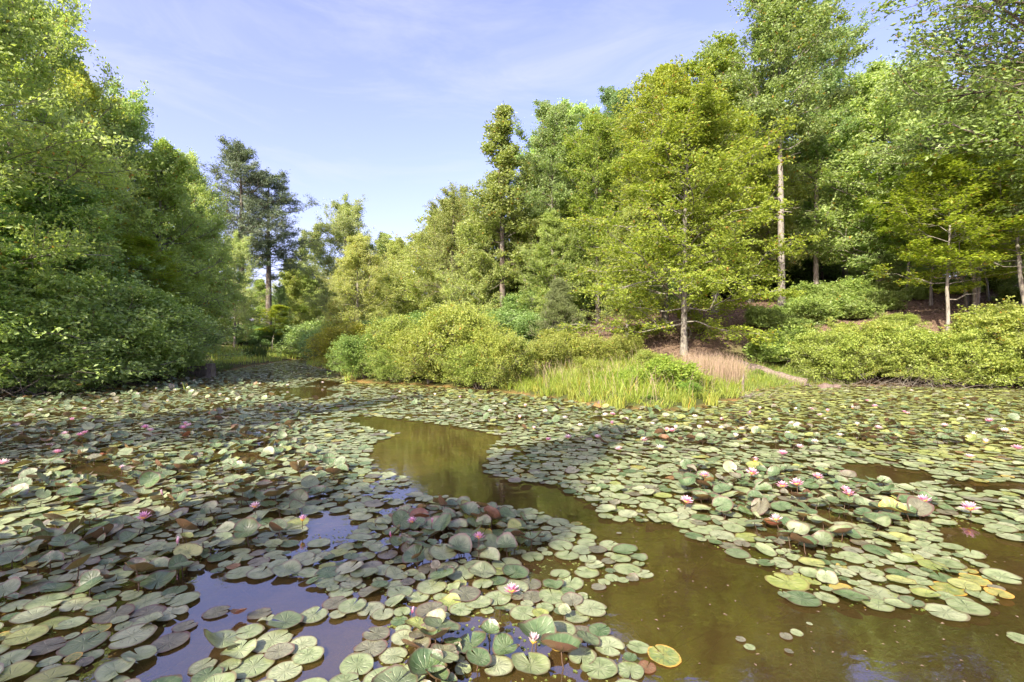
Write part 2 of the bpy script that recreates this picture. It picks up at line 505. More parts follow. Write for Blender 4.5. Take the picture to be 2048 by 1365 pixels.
def height(X, Y, d=None):
    X, Y = np.asarray(X, float), np.asarray(Y, float)
    if d is None:
        d = sdist(X, Y)
    und = 0.10 * np.sin(X * 0.7 + 1.3 * np.sin(Y * 0.4)) + 0.08 * np.sin(Y * 0.9 + X * 0.3) + 0.04 * np.sin(2.3 * X) * np.sin(2.1 * Y)
    bank = 0.05 + 0.14 * sstep(0, 0.6, d) + 0.02 * np.minimum(d, 30)
    u = 0.6 * X + 0.8 * Y
    hill = np.clip(0.21 * (u - 13.0), 0, None)
    hill = 10.5 * (1 - np.exp(-hill / 10.5)) * sstep(-4, 6.5, X + 0.12 * (Y - 20)) * sstep(0.3, 4.5, d)
    left = 3.0 * (1 - np.exp(-np.clip(-X - 15, 0, None) / 12)) * sstep(0.5, 5, d) * sstep(60, 20, Y)
    out = bank + hill + left + und * sstep(1.0, 5, d)
    inn = -0.55 * sstep(0, 2.2, -d) + 0.03 * und
    return np.where(d > 0, out, inn + 0.05 * (d > -0.02))

def axis(lo, hi, c0, c1, fine, grow):
    a = [c0]
    while a[-1] < c1:
        a.append(a[-1] + fine)
    s = fine
    while a[-1] < hi:
        s *= grow
        a.append(a[-1] + s)
    b = [c0]
    s = fine
    while b[-1] > lo:
        s *= grow
        b.append(b[-1] - s)
    return np.array(sorted(set(b + a)))
ax = axis(-700, 700, -19, 20, 0.32, 1.15)
ay = axis(-300, 900, -4, 36, 0.32, 1.15)
GX, GY = np.meshgrid(ax, ay)
GD = sdist(GX, GY)
GZ = height(GX, GY, GD)
nr, nc = GX.shape
gi = np.arange(nr * nc).reshape(nr, nc)
gf = np.stack([gi[:-1, :-1], gi[:-1, 1:], gi[1:, 1:], gi[1:, :-1]], -1).reshape(-1, 4)

m, n, l = mat('ground_soil')
att = n.new('ShaderNodeAttribute')
att.attribute_name = 'cover'
tc = n.new('ShaderNodeTexCoord')
sp = n.new('ShaderNodeSeparateColor')
l.new(att.outputs['Color'], sp.inputs[0])
lit = mixc(n, l, mrange(n, l, noise(n, l, tc.outputs['Object'], 9, 5, 0.7), 0.35, 0.65), (0.080, 0.055, 0.038), (0.22, 0.155, 0.110))
lit = mixc(n, l, mrange(n, l, noise(n, l, tc.outputs['Object'], 0.7, 4, 0.6), 0.45, 0.7, 0, 0.6), lit, (0.10, 0.075, 0.045))
grs = mixc(n, l, noise(n, l, tc.outputs['Object'], 5, 5, 0.6), (0.060, 0.090, 0.020), (0.14, 0.17, 0.045))
bed = mixc(n, l, mrange(n, l, noise(n, l, tc.outputs['Object'], 1.4, 6, 0.65), 0.35, 0.65), (0.16, 0.095, 0.035), (0.42, 0.245, 0.10))
bed = mixc(n, l, mrange(n, l, noise(n, l, tc.outputs['Object'], 3.1, 5, 0.6), 0.48, 0.6, 0, 0.7), bed, (0.115, 0.105, 0.022))
c = mixc(n, l, sp.outputs[0], lit, grs)
c = mixc(n, l, sp.outputs[2], c, (0.035, 0.026, 0.016))
c = mixc(n, l, sp.outputs[1], c, bed)
b = n.new('ShaderNodeBsdfPrincipled')
l.new(c, b.inputs['Base Color'])
b.inputs['Roughness'].default_value = 0.95
b.inputs['Specular IOR Level'].default_value = 0.1
bp = n.new('ShaderNodeBump')
bp.inputs['Distance'].default_value = 0.06
bp.inputs['Strength'].default_value = 0.7
l.new(noise(n, l, tc.outputs['Object'], 14, 5, 0.7), bp.inputs['Height'])
l.new(bp.outputs[0], b.inputs['Normal'])
o_ = n.new('ShaderNodeOutputMaterial')
l.new(b.outputs[0], o_.inputs[0])
me = make_mesh('ground', [(np.stack([GX.ravel(), GY.ravel(), GZ.ravel()], -1), gf, 0, None, True)], [m])
ca = me.color_attributes.new('cover', 'FLOAT_COLOR', 'POINT')
gr = (1 - sstep(1.2, 3.2, GD + 0.6 * np.sin(GX * 1.7) * np.sin(GY * 1.3))) * (GX > -11.5) * (GX < 11) + (GY > 22) * (GX < 0) * 0.6 + (GX < 5.0) * (GY > 9) * (GD < 3.6) * (GX > -9)
gr = np.clip(gr, 0, 1)
mud = (1 - sstep(0.15, 0.9, GD + 0.25 * np.sin(GX * 2.9) * np.sin(GY * 3.3))) * (1 - 0.5 * (gr > 0.5))
cc = np.stack([gr, (GD < -0.02) * 1.0, mud, 1 + 0 * GD], -1)
ca.data.foreach_set('color', cc.astype(np.float32).ravel())
ground = tag(link('ground', me), 'brown leaf-littered ground rising from the pond into the woods', None, None, 'structure')

# water
m, n, l = mat('pond_water')
tc = n.new('ShaderNodeTexCoord')
fr = n.new('ShaderNodeFresnel')
fr.inputs['IOR'].default_value = 3.0
gl = n.new('ShaderNodeBsdfGlossy')
gl.inputs['Roughness'].default_value = 0.008
tr = n.new('ShaderNodeBsdfTransparent')
tr.inputs['Color'].default_value = (0.78, 0.62, 0.36, 1)
df = n.new('ShaderNodeBsdfDiffuse')
murk = mixc(n, l, mrange(n, l, noise(n, l, tc.outputs['Object'], 0.55, 5, 0.6, 0.4), 0.35, 0.65), (0.075, 0.050, 0.016), (0.150, 0.096, 0.034))
l.new(murk, df.inputs['Color'])
m1 = n.new('ShaderNodeMixShader')
m1.inputs[0].default_value = 0.38
m2 = n.new('ShaderNodeMixShader')
bp = n.new('ShaderNodeBump')
bp.inputs['Distance'].default_value = 0.010
bp.inputs['Strength'].default_value = 0.13
mp = n.new('ShaderNodeMapping')
mp.inputs['Scale'].default_value = (1.0, 1.6, 1)
l.new(tc.outputs['Object'], mp.inputs[0])
l.new(noise(n, l, mp.outputs[0], 5.5, 4, 0.55, 0.3), bp.inputs['Height'])
l.new(bp.outputs[0], gl.inputs['Normal'])
l.new(bp.outputs[0], fr.inputs['Normal'])
l.new(tr.outputs[0], m1.inputs[1])
l.new(df.outputs[0], m1.inputs[2])
l.new(fr.outputs[0], m2.inputs[0])
l.new(m1.outputs[0], m2.inputs[1])
l.new(gl.outputs[0], m2.inputs[2])
o_ = n.new('ShaderNodeOutputMaterial')
l.new(m2.outputs[0], o_.inputs[0])
WV = np.array([[-21, -9, 0], [22, -9, 0], [22, 42, 0], [-21, 42, 0]], float)
water = tag(link('pond_water', make_mesh('pond_water', [(WV, np.array([[0, 1, 2, 3]]), 0)], [m])), 'still brown pond water mirroring trees and sky', None, None, 'structure')

# ------------------------------------------------------------------ trees and shrubs
def plant(kind, px, Y, top, label, name=None, cat='tree', wide=1.0, rot=None, tint=(1, 1, 1), group=None, X=None, H=None, tilt=(0, 0), dz=0.0):
    """a plant of one of the grown kinds; px/Y stand it on the ground, top is the pixel row its tip reaches"""
    tm, cm, h0 = TREE[kind]
    x = (px - 1024) / F * Y if X is None else X
    z = float(height(x, Y)) + dz
    h = H if H is not None else CAM_H + (682.5 - top) / F * Y - z
    s = h / h0
    wide = wide * 1.12
    rz = rot if rot is not None else random.Random(int(x * 977 + Y * 131)).uniform(0, 6.28)
    e = bpy.data.objects.new(name or 'tree', None)
    COL.objects.link(e)
    e.empty_display_size = 0.3
    e.location = (x, Y, z)
    e.rotation_euler = (tilt[0], tilt[1], rz)
    e.scale = (s * wide, s * wide, s)
    tag(e, label, cat, group)
    link('trunk' if cat == 'tree' else 'stems', tm, e)
    c = link('crown' if cat == 'tree' else 'foliage', cm, e)
    c.color = (*tint, 1)
    return e

YEL, GRN, DEEP, COOL, HAZE_PALE, OLV = (1.25, 1.12, 0.8), (1.15, 1.2, 1.1), (0.85, 0.95, 0.9), (1.05, 1.2, 1.3), (1.35, 1.25, 1.35), (1.25, 1.12, 0.9)  # the pale tint puts distance haze into the leaf colour
T = plant
# left bank
T('maple_broad', -150, 11.5, -190, 'tallest tree at the left edge, crown running out of the top of the photo', 'maple_tree', wide=0.95, tint=(1.22, 1.20, 0.95))
T('maple_broad', 20, 15.5, -70, 'tall green tree at the top left corner with sprays reaching out against the sky', 'maple_tree', wide=0.72, tint=(1.22, 1.20, 0.95), rot=1.0)
T('maple', -60, 14.5, 240, 'bright fresh green tree low at the left edge above the shoreline bushes', 'maple_tree', wide=1.15, tint=(1.1, 1.35, 1.25))
T('maple', 130, 18.5, 130, 'olive green tree between the corner tree and the round-topped one on the left bank', 'maple_tree', wide=0.85, tint=(1.35, 1.2, 0.85))
T('maple_broad', 235, 21, 185, 'dark-limbed tree on the left bank whose ragged top stands against the sky', 'maple_tree', wide=0.8, tint=(1.15, 1.2, 1.1))
T('maple', 120, 15.8, 330, 'leafy mid green tree leaning over the left shoreline bushes', 'maple_tree', wide=1.2, tint=(1.22, 1.32, 1.15))
T('maple', 320, 20.5, 290, 'feathery light green tree in the middle of the left bank with a thin pale trunk', 'birch_tree', wide=0.95, tint=(1.3, 1.3, 1.0))
T('maple_broad', 372, 27, 310, 'rounded green tree just left of the two tall pines', 'maple_tree', wide=0.72, tint=(1.22, 1.20, 0.95))
T('maple', 400, 25, 420, 'lower green tree standing in front of the left pine', 'maple_tree', wide=0.9, tint=(1.22, 1.20, 0.95))
T('sapling', 275, 17.5, 470, 'small pale-stemmed tree over the left bushes with yellow-green leaves', 'young_tree', wide=1.3, tint=(1.22, 1.20, 0.95))
T('maple', 10, 12.8, 480, 'low spreading green tree at the left edge over the reedy shore', 'maple_tree', wide=1.5, tint=(1.22, 1.32, 1.15))
# two pines
T('pine', 486, 41, 292, 'taller left pine with a bare dark trunk and rounded grey-green top', 'pine_tree', wide=1.25, rot=0.4, group='pines behind the far end of the pond')
T('pine', 537, 44, 350, 'right pine whose dark tiers of needles step down towards the gap in the trees', 'pine_tree', wide=1.35, rot=2.2, group='pines behind the far end of the pond')
T('maple_broad', 470, 36, 470, 'pale leafy tree low between the left bank and the pine trunks', 'maple_tree', wide=0.75, tint=HAZE_PALE)
# far end of the pond
T('slender', 602, 62, 462, 'narrow far tree right of the pines at the low point of the skyline', 'tree', wide=1.0, tint=HAZE_PALE)
T('slender', 632, 58, 450, 'narrow far tree left of the domed tree at the far end of the pond', 'tree', wide=1.2, tint=HAZE_PALE)
T('maple_broad', 690, 50, 398, 'far domed tree that tops the middle of the skyline gap', 'tree', wide=0.78, tint=(1.15, 1.05, 1.1))
T('maple_broad', 715, 36, 470, 'sunny wide tree with forked trunk behind the yellow bush at the far shore', 'maple_tree', wide=1.0, tint=(1.35, 1.15, 0.95), rot=2.0)
T('maple', 800, 44, 480, 'green tree right of the sunny forked tree under the skyline gap', 'maple_tree', wide=1.0, tint=OLV)
T('maple', 770, 52, 470, 'far tree behind the sunny forked tree', 'tree', wide=0.9, tint=HAZE_PALE)
T('background', 580, 50, 520, 'low tree behind the pine trunks to their right', 'tree', wide=1.0, tint=OLV)
T('maple_broad', 560, 46, 570, 'dark low tree at the foot of the right pine', 'tree', wide=0.7, tint=DEEP)
T('sapling', 545, 41, 610, 'small bright yellow-green tree at the foot of the pines', 'young_tree', wide=1.7, tint=(1.3, 1.2, 1.0))
T('maple', 860, 40, 452, 'olive tree at the left foot of the rising tree line', 'maple_tree', wide=1.25, tint=OLV)
# centre
T('oak_wide', 905, 33, 375, 'loose olive tree with outflung branches left of the spindly-topped one', 'oak_tree', wide=0.85, tint=(1.3, 1.15, 0.95))
T('oak_wide', 1000, 29.5, 345, 'broad skirt of boughs round the foot of the spindly-topped tree', 'oak_tree', wide=0.85, tint=(1.15, 1.1, 0.8), rot=2.0)
T('maple', 895, 36, 400, 'rounded olive tree between the skyline gap and the spindly-topped tree', 'maple_tree', wide=1.1, tint=(1.15, 1.05, 0.75))
T('background', 520, 52, 560, 'low tree seen between the two pine trunks', 'tree', wide=1.5, tint=(1.1, 1.1, 0.9))
T('background', 455, 50, 545, 'low tree left of the pine trunks in the distance', 'tree', wide=1.4, tint=(1.0, 1.05, 0.85))
T('background', 600, 55, 535, 'distant rounded tree right of the pines', 'tree', wide=1.5, tint=(1.2, 1.15, 1.0))
T('slender', 1005, 28, 222, 'spindly tree with a narrow clumped top alone against the sky', 'oak_tree', wide=1.35, tint=(1.25, 1.15, 0.9), rot=0.5)
T('maple', 960, 29, 430, 'mid green tree low in front of the spindly-topped tree', 'maple_tree', wide=1.0, tint=(1.2, 1.1, 0.9))
T('maple', 1075, 31, 315, 'olive tree filling the dip right of the spindly-topped tree', 'maple_tree', wide=0.95, tint=OLV)
T('oak_high', 1128, 38, 240, 'dark tree tip poking up behind the yellow-green trees in the middle', 'oak_tree', wide=0.8, tint=DEEP)
T('beech_tall', 1195, 26, 232, 'yellow-green tree with pale upright limbs left of the big beech', 'beech_tree', wide=0.85, tint=(0.95, 0.98, 0.95))
T('maple', 1110, 25, 425, 'shaded green tree between the young cedar and the yellow-green trees', 'maple_tree', wide=1.0, tint=(0.95, 0.95, 0.65))
T('oak_high', 1235, 37, 175, 'dark blue-green treetop behind the yellow-green trees', 'oak_tree', wide=0.95, tint=(0.8, 0.95, 1.0))
T('beech', 1368, 17.6, 205, 'big sunlit yellow-green beech with layered boughs reaching over the bank', 'beech_tree', wide=1.12, tint=(1.1, 1.05, 0.9), rot=1.2)
T('beech_tall', 1330, 21, 140, 'tall yellow-green beech behind the big layered one', 'beech_tree', wide=0.95, tint=(1.15, 1.05, 0.9))
T('beech_tall', 1430, 25, 95, 'tallest yellow-green beech crown, below the sky left of the lofty oak', 'beech_tree', wide=0.95, tint=(1.0, 1.0, 0.9))
T('maple', 1255, 20.5, 420, 'green understory tree left of the big beech above the young cedar', 'beech_tree', wide=0.95, tint=(1.2, 1.1, 0.9))
T('cedar', 1118, 18.5, 560, 'young grey-green cedar behind the scrub on the marshy point', 'cedar_tree', wide=1.15, tint=(1.1, 1.1, 1.0))
# right, on the slope
T('oak_high', 1563, 21.5, -55, 'lofty oak with a straight bare grey trunk rising from the laurels', 'oak_tree', wide=1.0, tint=(1.1, 1.12, 1.0), rot=0.8)
T('oak_high', 1632, 27, 20, 'second bare grey trunk, right of and behind the lofty oak', 'oak_tree', wide=0.85, tint=(0.95, 1.08, 1.0), rot=3.3)
T('oak_wide', 2125, 14.6, -430, 'huge oak at the top right corner with a dark leaning trunk and long limbs', 'oak_tree', wide=1.15, tint=(1.15, 1.2, 1.0), rot=2.4, tilt=(0, R(-6)))
T('maple_broad', 2030, 22, 130, 'broad bright tree at the right edge under the huge oak', 'maple_tree', wide=1.0, tint=(1.4, 1.3, 1.0))
T('maple', 1760, 26, 130, 'green tree right of the two bare grey trunks', 'maple_tree', wide=1.15, tint=(1.25, 1.25, 1.1))
T('maple_broad', 1850, 29, 120, 'broad green tree further up the slope behind the pale saplings', 'maple_tree', wide=0.85, tint=(1.1, 1.15, 1.0))
T('maple', 1690, 33, 190, 'green tree filling the gap between the second bare trunk and the saplings', 'maple_tree', wide=1.0, tint=GRN)
T('maple', 1500, 29, 160, 'green tree behind the lofty oak on its left', 'maple_tree', wide=0.9, tint=OLV)
T('sapling', 1893, 16.6, 300, 'straight pale sapling trunk rising behind the right bank bushes', 'young_tree', wide=1.15, tint=(1.25, 1.2, 1.0), rot=0.2, tilt=(0, R(2)))
T('sapling_forked', 1950, 18.2, 230, 'forked pale sapling near the right edge of the bank', 'young_tree', wide=1.15, tint=(1.2, 1.2, 1.0), rot=1.0)
T('sapling', 2050, 16.0, 250, 'pale sapling cut by the right edge, leaves bright yellow-green', 'young_tree', wide=1.3, tint=(1.25, 1.2, 1.0))
T('sapling', 1862, 20.5, 330, 'crooked grey sapling left of the straight pale one', 'young_tree', wide=1.1, tint=GRN, rot=4.0, tilt=(0, R(-5)))
T('sapling', 1815, 23.5, 300, 'thin grey sapling furthest left of the pale saplings', 'young_tree', wide=1.1, tint=GRN, rot=5.0)
T('sapling', 1975, 20.5, 420, 'low leafy sapling up the slope behind the forked pale one', 'young_tree', wide=1.7, tint=(1.1, 1.15, 1.0))
# woods up the slope and behind
rs = random.Random(8)
spots = []
def far_tree(x, Y, label, group, hmin=12, hmax=16, kinds=('background', 'background', 'oak_high', 'beech_tall'), tint=None, wide=None):
    for a, b in spots:
        if (a - x) ** 2 + (b - Y) ** 2 < 2.4 ** 2:
            return
    spots.append((x, Y))
    k = rs.choice(kinds)
    v = rs.uniform(1.0, 1.35)
    plant(k, 0, Y, 0, label, 'forest_tree', tint=tint or (v, v * rs.uniform(0.98, 1.1), v), X=x, H=rs.uniform(hmin, hmax), wide=wide or rs.uniform(0.8, 1.05), group=group)
HL = 'forest tree among the crowded thin dark trunks up the hillside'
for i in range(110):
    Y = rs.uniform(27, 58)
    px = rs.uniform(1090, 2150)
    if Y < 33 and 1380 < px < 1800:
        continue
    far_tree((px - 1024) / F * Y, Y, HL, 'forest trees up the hillside', 11, 14.5, ('forest_pole', 'forest_pole', 'oak_high', 'beech_tall') if Y < 47 else ('background',))
for i in range(26):
    Y = rs.uniform(25, 42)
    px = rs.uniform(1640, 2150)
    if Y < 29 and px < 1760:
        continue
    far_tree((px - 1024) / F * Y, Y, 'understory tree', 'understory trees on the slope', 5.0, 7.5, ('sapling', 'maple_broad', 'maple'), wide=1.25)
for i in range(34):
    Y = rs.uniform(48, 75)
    px = rs.uniform(1080, 2150)
    far_tree((px - 1024) / F * Y, Y, HL, 'forest trees up the hillside', 9, 12, ('background',), wide=1.3)
for i in range(26):
    px, Y = 1060 + 44 * i + rs.uniform(-12, 12), 60 + rs.uniform(0, 6)
    far_tree((px - 1024) / F * Y, Y, HL, 'forest trees up the hillside', 8, 11, ('background',), wide=1.5)
for i in range(26):
    px, Y = rs.uniform(560, 1080), rs.uniform(54, 78)
    far_tree((px - 1024) / F * Y, Y, 'far tree closing the view beyond the end of the pond', 'trees beyond the end of the pond', 8, 11.5, tint=HAZE_PALE)
for i in range(34):
    px, Y = rs.uniform(-150, 420), rs.uniform(21, 45)
    if px > 200 and Y < 36:
        continue
    far_tree((px - 1024) / F * Y, Y, 'tree', 'trees deep in the left woods', 9.0, 12.0, ('background',))
for (x, y, h) in [(-12.2, -4, 13.6), (-8.8, -9.2, 14), (-5.8, -14.2, 14.8), (-16.0, -7, 14.5), (-12.4, -13.5, 15)]:
    far_tree(x, y, 'bank tree', 'bank trees near the camera', h, h, ('slender',), wide=1.0)
# off to the right, closing the pond
for (x, y, h) in [(20.5, 12.5, 12), (22.5, 8, 13), (24, 3, 13)]:
    far_tree(x, y, 'bank tree closing the right end of the pond', 'bank trees right of the pond', h, h, ('background', 'maple'), wide=1.0)

def bush(kind, px, Y, top, label, wide=1.0, tint=(1, 1, 1), name='shrub', group=None, **k):
    return plant(kind, px, Y, top, label, name, 'bush', wide, None, tint, group, **k)
# island bushes
bush('bush_big', 930, 14.9, 615, 'biggest rounded yellow-green bush on the point in the middle of the pond', 1.0, (1.3, 1.25, 0.9))
bush('bush_big', 812, 16.6, 636, 'rounded bush left of and behind the biggest yellow-green one', 1.05, (1.2, 1.2, 0.9))
bush('bush_big', 1003, 13.7, 668, 'right shoulder of the bright bushes, low by the tall grass', 1.0, (1.25, 1.2, 0.9))
bush('bush_big', 735, 16.9, 668, 'dull green shaded bush at the left end of the point', 1.2, (0.9, 1.1, 1.0))  # duller tint puts the left trees' shadow into the leaf colour
bush('bush_big', 860, 15.3, 662, 'low bush in front between the two biggest bright bushes', 1.2, (1.2, 1.15, 0.9))
bush('bush_big', 960, 13.9, 690, 'low front bush drooping to the pads under the biggest bright one', 1.2, (1.1, 1.15, 0.9))
bush('bush_big', 790, 15.9, 700, 'small bush at the water edge left of the middle of the bushes', 1.3, (1.0, 1.1, 0.95))
bush('bush_big', 690, 22.0, 650, 'golden bush behind the left end of the point', 1.2, (1.5, 1.3, 0.7))
for i, (px, Y, top, w) in enumerate([(1090, 15.5, 672, 1.0), (1150, 16.5, 664, 1.0), (1205, 15.8, 670, 1.1), (1255, 16.8, 672, 1.0), (1125, 17.5, 660, 1.1)]):
    bush('scrub', px, Y, top, ['thin twiggy scrub beside the big bush on the grassy point', 'twiggy scrub in front of the young cedar', 'yellowish scrub right of the young cedar on the point',
         'rightmost scrub before the beech trunk', 'hindmost scrub below the young cedar'][i], w * 1.25, (1.25, 1.15, 0.9))
bush('young_leafy', 1335, 11.7, 712, 'broad-leaved sapling clump in the middle of the tall grass', 1.15, (1.1, 1.15, 1.1))
bush('young_leafy', 1270, 11.6, 735, 'small broad-leaved plant left of the sapling clump in the grass', 1.1, (1.1, 1.15, 1.1))
bush('young_leafy', 1375, 10.9, 762, 'low broad-leaved plant at the water edge of the grassy point', 1.1, (0.8, 1.0, 1.0))
bush('young_leafy', 1300, 10.3, 790, 'lowest leafy clump on the near tip of the grassy point', 1.5, (0.8, 1.0, 1.0))
bush('young_leafy', 1215, 12.6, 742, 'leafy weed left of the broad-leaved plants on the point', 1.3, (1.1, 1.15, 1.0))
bush('young_leafy', 1400, 12.4, 745, 'leafy weed right of the broad-leaved sapling clump', 1.2, (1.2, 1.2, 1.0))
bush('scrub', 1180, 13.8, 715, 'thin scrub standing in the grass behind the leafy weed', 1.2, (1.3, 1.25, 0.9))
bush('scrub', 1300, 14.2, 700, 'thin scrub between the sapling clump and the beech trunk', 1.2, (1.2, 1.2, 0.9))
bush('young_leafy', 1470, 12.6, 775, 'dark low clump beside the grey stake', 0.9, (0.75, 0.95, 1.0))
bush('young_leafy', 1518, 15.3, 738, 'tuft of leaves growing at the butt of the fallen log', 0.8, (0.9, 1.0, 1.0))
# left bank bushes
LB = [(-40, 12.6, 560, 1.15), (60, 13.4, 575, 1.05), (150, 14.6, 560, 1.1), (235, 16.4, 585, 1.1), (300, 17.9, 610, 1.05), (355, 19.0, 655, 0.85), (20, 14.6, 540, 1.1), (190, 15.2, 640, 1.0), (105, 13.3, 650, 1.0)]
LBL = ['bank bush cut by the left edge of the photo', 'dense bush overhanging the lily pads near the left edge', 'bulging bush over the dark shore, third along the left bank', 'bush between the bulging one and the rounded end of the left bank',
       'large rounded pale green bush towards the end of the left bank', 'last bush of the left bank, drooping over the old post', 'taller bush behind the first ones at the left edge', 'low bush in front of the left bank with dead twigs under it', 'low dark bush hanging over the water edge on the left']
for k_, ((px, Y, top, w), lb) in enumerate(zip(LB, LBL)):
    bush(('bush_bank', 'bank_layered')[k_ % 2], px, Y, top, lb, w, (1.4, 1.38, 1.15))
# far end bushes
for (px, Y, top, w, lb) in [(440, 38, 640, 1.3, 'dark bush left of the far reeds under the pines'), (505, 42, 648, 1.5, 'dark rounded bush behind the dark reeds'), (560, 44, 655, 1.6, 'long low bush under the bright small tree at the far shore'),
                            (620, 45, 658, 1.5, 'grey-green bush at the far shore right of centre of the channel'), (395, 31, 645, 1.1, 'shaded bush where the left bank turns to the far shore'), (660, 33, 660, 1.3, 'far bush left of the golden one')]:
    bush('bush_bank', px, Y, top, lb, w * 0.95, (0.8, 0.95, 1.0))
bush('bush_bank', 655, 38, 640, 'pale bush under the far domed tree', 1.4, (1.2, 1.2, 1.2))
for (px, Y, top, w, lb) in [(1040, 21, 625, 1.2, 'green undergrowth bush left of the young cedar'), (990, 24, 625, 1.4, 'shaded undergrowth bush behind the biggest bright bush'), (900, 26, 628, 1.5, 'undergrowth bush behind the middle bushes'), (800, 29, 640, 1.4, 'undergrowth bush behind the left end of the point')]:
    bush('bush_bank', px, Y, top, lb, w, (0.9, 1.0, 0.9))
for i, (px, Y, w) in enumerate([(1090, 27, 1.5), (1150, 30, 1.6), (1215, 29, 1.5), (1270, 31, 1.5), (1180, 36, 2.2), (1100, 38, 2.2), (1290, 38, 2.2), (1380, 36, 2.0), (1450, 37, 2.2), (1530, 38, 2.2), (1600, 40, 2.2), (1050, 33, 1.8), (960, 36, 2.0), (870, 38, 2.2)]):
    plant('bush_bank', px, Y, 0, 'undergrowth', 'shrub', 'bush', w * 0.8, None, (0.9, 1.0, 0.9), 'undergrowth between the far trunks', H=2.6 + 0.3 * (i % 3))
# right bank bushes
RB = [(1655, 15.8, 664, 1.0, 'bright bank bush right above the pale boulder'), (1725, 15.8, 644, 1.1, 'broad sunlit bush in the middle of the right bank'), (1800, 15.5, 654, 1.1, 'sunlit bush below the straight pale sapling'),
      (1870, 15.0, 669, 1.0, 'bush overhanging dead twigs at the water near the right edge'), (1940, 14.8, 659, 1.05, 'bush in front of the forked pale sapling'), (2020, 14.4, 624, 1.1, 'bush at the right edge over the water'),
      (1985, 16.4, 614, 1.1, 'taller bush behind the right edge bush'), (2110, 14.7, 604, 1.2, 'bush beyond the right edge, its leaves just in the photo'), (1790, 17.6, 629, 1.0, 'yellowish bush higher on the bank below the saplings')]
for k_, (px, Y, top, w, lb) in enumerate(RB):
    bush(('bush_bank', 'bank_layered')[k_ % 2], px, Y, top, lb, w * 0.95, [(1.2, 1.1, 0.65), (1.05, 0.95, 0.55)][k_ % 2])
bush('bush_bank', 1925, 14.9, 745, 'small bright low bush touching the water near the right edge', 1.4, (1.5, 1.35, 1.0))
# laurels over the slope
ls_ = [(1530, 19.2), (1560, 20.4), (1590, 18.6), (1625, 19.4), (1600, 21), (1645, 21.4), (1680, 20), (1705, 22), (1660, 23.5), (1620, 24.5), (1590, 25), (1700, 24.4), (1745, 23), (1780, 24.5),
       (1730, 26), (1690, 27), (1755, 28), (1800, 27), (1640, 26.8), (1545, 17.2), (1840, 25), (1830, 22), (1880, 23.5), (1930, 22), (1980, 22.5), (2030, 19.5), (1570, 17.3), (1610, 17.2), (1770, 20.8), (1715, 19.3), (1515, 21)]
rl = random.Random(3)
for (px, Y) in ls_:
    v = rl.uniform(0.85, 1.25)
    e = plant('laurel', px, Y, 0, 'low glossy laurel bush scattered on the slope round the bare grey trunks', 'laurel_shrub', 'bush', rl.uniform(0.95, 1.4), None, (v, v, v * 0.72), 'laurel bushes on the slope', H=rl.uniform(0.6, 1.15))

# ------------------------------------------------------------------ grass, litter
def blades(C, h, w, bend, rng, az=None):
    N = len(C)
    az = rng.uniform(0, 2 * np.pi, N) if az is None else az
    d = np.stack([np.cos(az), np.sin(az), 0 * az], -1)
    s = np.stack([-np.sin(az), np.cos(az), 0 * az], -1)
    ph = rng.uniform(0, 2 * np.pi, (N, 1))
    s = s * np.cos(ph) + d * np.sin(ph)
    b = (bend * rng.uniform(0.2, 1.0, N))[:, None]
    h = h[:, None]
    z = np.array([[0, 0, 1.0]])
    p0, p1, p2, p3 = C, C + z * h * 0.4 + d * h * b * 0.12, C + z * h * (0.78) + d * h * b * 0.42, C + z * h * (1 - 0.30 * b) + d * h * b * 0.9
    w = w[:, None] if np.ndim(w) else w
    V = np.stack([p0 - s * w * .4, p0 + s * w * .4, p1 - s * w * .5, p1 + s * w * .5, p2 - s * w * .35, p2 + s * w * .35, p3 - s * w * .08, p3 + s * w * .08], 1)
    i = (np.arange(N) * 8)[:, None]
    Fq = np.concatenate([i + np.array([[0, 1, 3, 2]]), i + np.array([[2, 3, 5, 4]]), i + np.array([[4, 5, 7, 6]])])
    return V.reshape(-1, 3), Fq

def area_points(poly, n, rng, dmin=-0.05, dmax=99, clump=0.0):
    poly = np.asarray(poly, float)
    lo, hi = poly.min(0), poly.max(0)
    out = []
    tot = 0
    while tot < n:
        P = rng.uniform(lo, hi, (n * 2, 2))
        if clump:
            f = 0.5 + 0.5 * np.sin(P[:, 0] * 3.1 + 2 * np.sin(P[:, 1] * 2.3)) * np.sin(P[:, 1] * 3.7 + 1.5 * np.sin(P[:, 0] * 2.9))
            P = P[rng.random(len(P)) > clump * (1 - f)]
        P = P[inside(poly, P[:, 0], P[:, 1])]
        d = sdist(P[:, 0], P[:, 1])
        P = P[(d > dmin) & (d < dmax)]
        out.append(P)
        tot += len(P)
        if len(P) == 0:
            break
    P = np.concatenate(out)[:n]
    z = height(P[:, 0], P[:, 1])
    return np.column_stack([P, np.maximum(z, -0.05) - 0.02])

